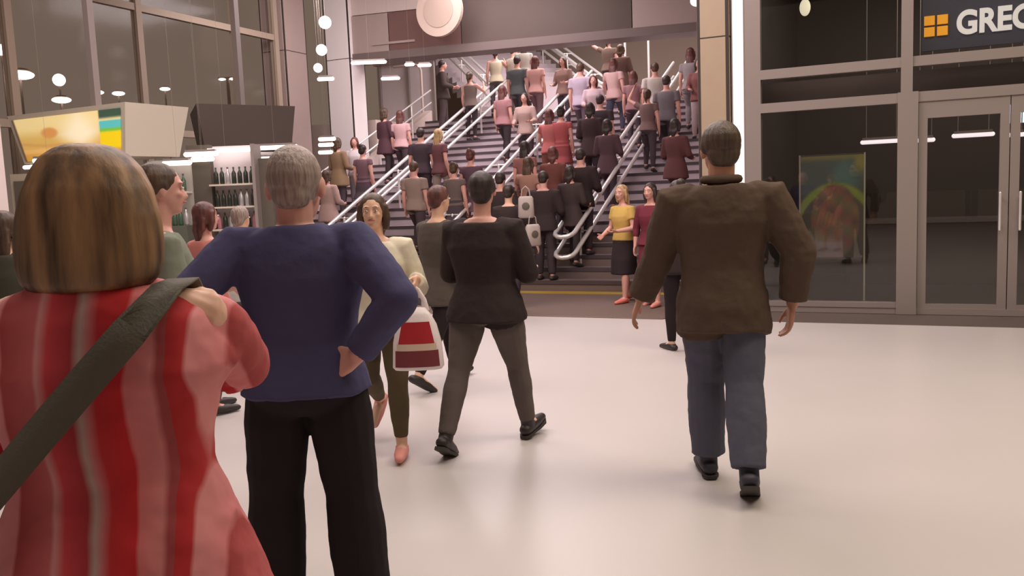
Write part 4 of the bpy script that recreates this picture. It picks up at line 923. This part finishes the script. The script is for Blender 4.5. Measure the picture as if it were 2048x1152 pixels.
# ---- crowd archetypes (first use of each is a real person in the crowd)
climb = ((34,2,42,0),(-4,2,4,8)); climb2 = ((-4,2,4,8),(34,2,42,0)); stand = ((3,3,3,0),(-4,3,5,0))
down = (((-.14,-.05,-1),(-.05,.25,-1)), ((.14,-.05,-1),(.05,.25,-1)))
fwd = (((-.25,.1,-1),(.2,.9,-.1)), ((.25,.1,-1),(-.2,.9,-.2)))
rail = (((-.45,.5,-.8),(-.2,.8,-.3)), ((.2,-.1,-1),(0,.3,-1)))
phone = (((-.2,0,-1),(-.05,.3,-1)), ((.4,.7,-.5),(-.3,.5,.8)))
up = (((-.8,.2,.5),(.4,.2,1)), ((.2,-.1,-1),(0,.3,-1)))
G0 = cloth('c0', (150,150,150)); B0 = cloth('b0', (60,55,60)); S0 = mat('s0', srgb(60,50,50), .6)
ARCH = {}
def arch(key, **kw):
    legs_ = kw.pop('legs', climb); H = kw.pop('H', 1.66)
    t, i = person('x', H, kw.pop('sex', 'f'), (0,-50,0), 0, legs=legs_, face=kw.pop('face', False), vox=.016, gv=.016, hair=kw.pop('hair'), top=dict(m=G0, **kw.pop('top')), bottom=dict(m=B0, **kw.pop('bottom')), shoes=dict(m=S0), **kw)
    ARCH[key] = [t, False, H]
arch('long_tee', hair=('long','brown'), arms=down, top=dict(sleeve=.5, hem=.50, infl=.014), bottom=dict(infl=.008))
arch('long_tee_rail', hair=('long','brown'), arms=rail, legs=climb2, top=dict(sleeve=.5, hem=.48, infl=.014), bottom=dict(infl=.008))
arch('lob_cardigan', hair=('lob','brown'), arms=fwd, top=dict(sleeve=1.85, hem=.40, infl=.022, flare=.03, name='cardigan'), bottom=dict(infl=.006))
arch('bun_dress', hair=('bun','brown'), arms=down, legs=climb2, top=dict(sleeve=.3, hem=.52, infl=.012), bottom=dict(kind='skirt', hem=.34, flare=.05))
arch('pony_tank', hair=('pony','brown'), arms=phone, legs=stand, top=dict(sleeve=0, hem=.50, infl=.012, neck=.80), bottom=dict(infl=.006))
arch('short_man', sex='m', H=1.76, hair=('short','brown'), arms=down, legs=climb, top=dict(sleeve=.6, hem=.48, infl=.018), bottom=dict(infl=.014, leg=.01, name='jeans'))
arch('short_man_jacket', sex='m', H=1.76, hair=('short','brown'), arms=fwd, legs=stand, top=dict(sleeve=1.95, hem=.45, infl=.03, name='jacket'), bottom=dict(infl=.014, leg=.01))
arch('facing', hair=('long','brown'), arms=fwd, legs=stand, face=True, top=dict(sleeve=1.7, hem=.47, infl=.018), bottom=dict(infl=.008))
arch('arm_up', hair=('pony','brown'), arms=up, legs=climb, top=dict(sleeve=.4, hem=.5, infl=.014), bottom=dict(infl=.008))
bake()
HC = ['brown','dark','red','blond','grey']
def place(key, x, y, topc, botc, hairc, label, h=None, rz=0, sk=None, loc=None):
    src, used, H0 = ARCH[key]; h = h or H0; s = h/H0
    p = Vector(loc) if loc else onstair(x, y, h)
    if used:
        r = src.copy(); COL.objects.link(r); kids = []
        for ch in list(src.children):
            c = ch.copy(); COL.objects.link(c); c.parent = r; kids.append(c)
            for g_ in ch.children:
                d = g_.copy(); COL.objects.link(d); d.parent = c
    else: r = src; ARCH[key][1] = True; kids = list(r.children)
    for c in kids:
        nm = c.name.split('.')[0]; m = None
        if nm == 'hair': m = HAIR[hairc]
        elif nm in ('top', 'cardigan', 'jacket'): m = cloth('t_%d_%d_%d' % topc, topc)
        elif nm in ('trousers', 'jeans', 'skirt'): m = cloth('t_%d_%d_%d' % botc, botc)
        elif nm == 'body': m = sk or SK_P
        if m: c.material_slots[0].link = 'OBJECT'; c.material_slots[0].material = m
    r.location = p; r.scale = (s, s, s); r.rotation_euler = (0, 0, R_(rz)); r['label'] = label
    return r
DK = (78,66,72); BK = (64,54,58)
CROWD = [
 ('lob_cardigan',685,280,(142,116,92),DK,'brown','woman in a khaki tan top at the left edge of the stairs',1.64,-10),
 ('facing',706,288,(206,196,200),(150,140,146),'red','person in a white top just behind the khaki-topped woman',1.5,200),
 ('lob_cardigan',768,228,(92,64,72),BK,'brown','brown-haired woman in a dark plum cardigan by the wall-side handrail',1.66,-20),
 ('long_tee',793,238,(208,166,168),DK,'red','woman in a pale pink top half hidden behind the plum cardigan',1.58,15),
 ('long_tee_rail',872,275,(112,74,78),(150,134,126),'blond','fair-haired woman in a maroon top beside the left handrail',1.66,-20),
 ('short_man',838,272,(74,62,70),BK,'dark','dark-haired person left of the fair-haired woman on the stairs',1.7,10),
 ('bun_dress',952,303,(98,74,86),(110,84,92),'red','person in dull purple climbing low between left and middle handrails',1.66,0),
 ('long_tee',1003,185,(164,118,120),BK,'red','dark red-haired woman in a dusty pink top and black trousers left of the middle handrail',1.66,-10),
 ('short_man_jacket',892,124,(80,68,66),(84,72,74),'dark','person in a dark jacket standing on the upper landing at left',1.74,-60),
 ('pony_tank',990,98,(190,178,156),(92,84,88),'dark','woman in a cream vest near the left handrail of the upper flight',1.66,20),
 ('short_man_jacket',1026,94,(196,184,172),(120,108,104),'brown','person in a long pale top at the top left under the beam',1.7,-30),
 ('short_man',1036,122,(92,94,96),BK,'dark','man in a slate grey tee just above the dusty pink top',1.72,0),
 ('long_tee',1076,118,(204,156,150),(110,82,86),'red','long-haired woman in a salmon top left of the lavender shirt',1.68,0),
 ('long_tee',1046,84,(186,180,172),DK,'brown','person in a light grey top just under the beam, right of the long pale top',1.62,30),
 ('facing',1122,128,(150,120,112),DK,'brown','brown-haired person between the salmon top and lavender shirt',1.6,170),
 ('short_man',1157,142,(182,164,180),(96,80,90),'brown','broad person in a lavender shirt in the middle of the stairs',1.74,0),
 ('facing',1193,155,(196,170,176),(120,90,104),'red','person in a pale lilac top right of the lavender shirt',1.58,200),
 ('bun_dress',1127,222,(176,90,92),(150,76,78),'dark','woman in a rose red dress on the middle of the stairs',1.62,5),
 ('long_tee_rail',1098,232,(190,110,108),(120,76,66),'red','person in a coral top beside the middle handrail',1.6,0),
 ('lob_cardigan',1180,218,(70,54,56),BK,'dark','black-haired woman in a near-black dress coat mid-stairs',1.66,5),
 ('long_tee_rail',1232,122,(206,168,164),(84,84,102),'red','long dark red-haired woman in a pale pink top and blue jeans',1.66,-5),
 ('arm_up',1216,74,(116,96,88),DK,'dark','person high on the stairs with an arm raised beside the slim poles',1.66,0),
 ('lob_cardigan',1243,98,(104,80,74),DK,'brown','person in dull brown just above the long red hair',1.62,0),
 ('long_tee',1268,152,(150,110,114),DK,'red','person in a mauve top right of the blue-jeaned woman',1.58,10),
 ('short_man',1312,135,(202,192,184),DK,'brown','person in a white tee left of the right handrail top',1.7,20),
 ('long_tee',1381,108,(158,146,148),(150,140,142),'red','red-haired person in a grey top beside the tan column',1.7,0),
 ('facing',1398,128,(140,92,90),(196,176,178),'brown','person in brick red with light trousers squeezed against the tan column',1.6,190),
 ('lob_cardigan',1350,252,(96,62,62),BK,'dark','dark-haired person in a wine jacket climbing behind the brown jacket',1.66,-15),
 ('arm_up',1296,190,(120,96,94),DK,'brown','person raising a hand between the right rails',1.56,0),
 ('short_man',1336,160,(120,112,116),BK,'dark','person in a dark grey tee right of the right handrail',1.66,0),
 ('long_tee_rail',1062,322,(164,124,110),(110,84,78),'brown','person in a tan pink patterned top low by the middle handrail',1.62,0),
 ('lob_cardigan',1112,300,(116,72,66),DK,'red','auburn-haired person in a russet cardigan low on the stairs',1.62,10),
 ('short_man_jacket',1160,312,(56,46,46),BK,'dark','man in a black jacket low on the stairs left of the looped rails',1.72,0),
 ('short_man_jacket',1010,348,(62,52,52),BK,'dark','man in black on the lowest steps behind the black-topped woman',1.72,0),
 ('lob_cardigan',655,352,(186,156,150),(150,130,124),'brown','person in pale pink glimpsed beside the grey-haired man\'s head',1.6,0),
 ('bun_dress',728,300,(120,92,100),(84,70,78),'dark','person in mauve between the khaki and plum tops',1.6,0),
 ('short_man',1206,196,(70,58,62),BK,'dark','person in black just below the pale lilac top',1.66,0),
 ('short_man_jacket',1092,350,(58,48,48),BK,'dark','man in a charcoal jacket low on the stairs right of the pale bags',1.7,5),
 ('lob_cardigan',1136,352,(70,58,58),BK,'dark','dark-haired woman in a sooty cardigan by the foot of the looped rails',1.6,-10),
 ('bun_dress',918,330,(110,96,92),DK,'brown','person in a taupe dress behind the patterned coat on the stairs',1.6,0),
 ('long_tee',1046,300,(150,104,98),DK,'dark','person in a clay red tee right of the middle handrail, low down',1.6,0),
 ('short_man',836,330,(150,130,120),DK,'brown','person in a beige tee right behind the woman in the cream sweater',1.66,0),
 ('lob_cardigan',1216,250,(88,66,70),DK,'dark','person in a faded plum cardigan between middle and right handrails',1.6,0),
 ('facing',1056,190,(176,148,140),DK,'dark','dark-haired person facing down the stairs left of the coral top',1.6,185),
 ('pony_tank',944,150,(120,104,98),BK,'brown','person in a dull taupe vest behind the top of the left handrail',1.6,0),
]
for (k, x, y, tc, bc, hc_, lab, h, rz, *yb) in CROWD:
    place(k, x, y, tc, bc, hc_, lab, h, rz, loc=(yplane(x, 110, yb[0]).x, yb[0], ZTOP) if yb else None)
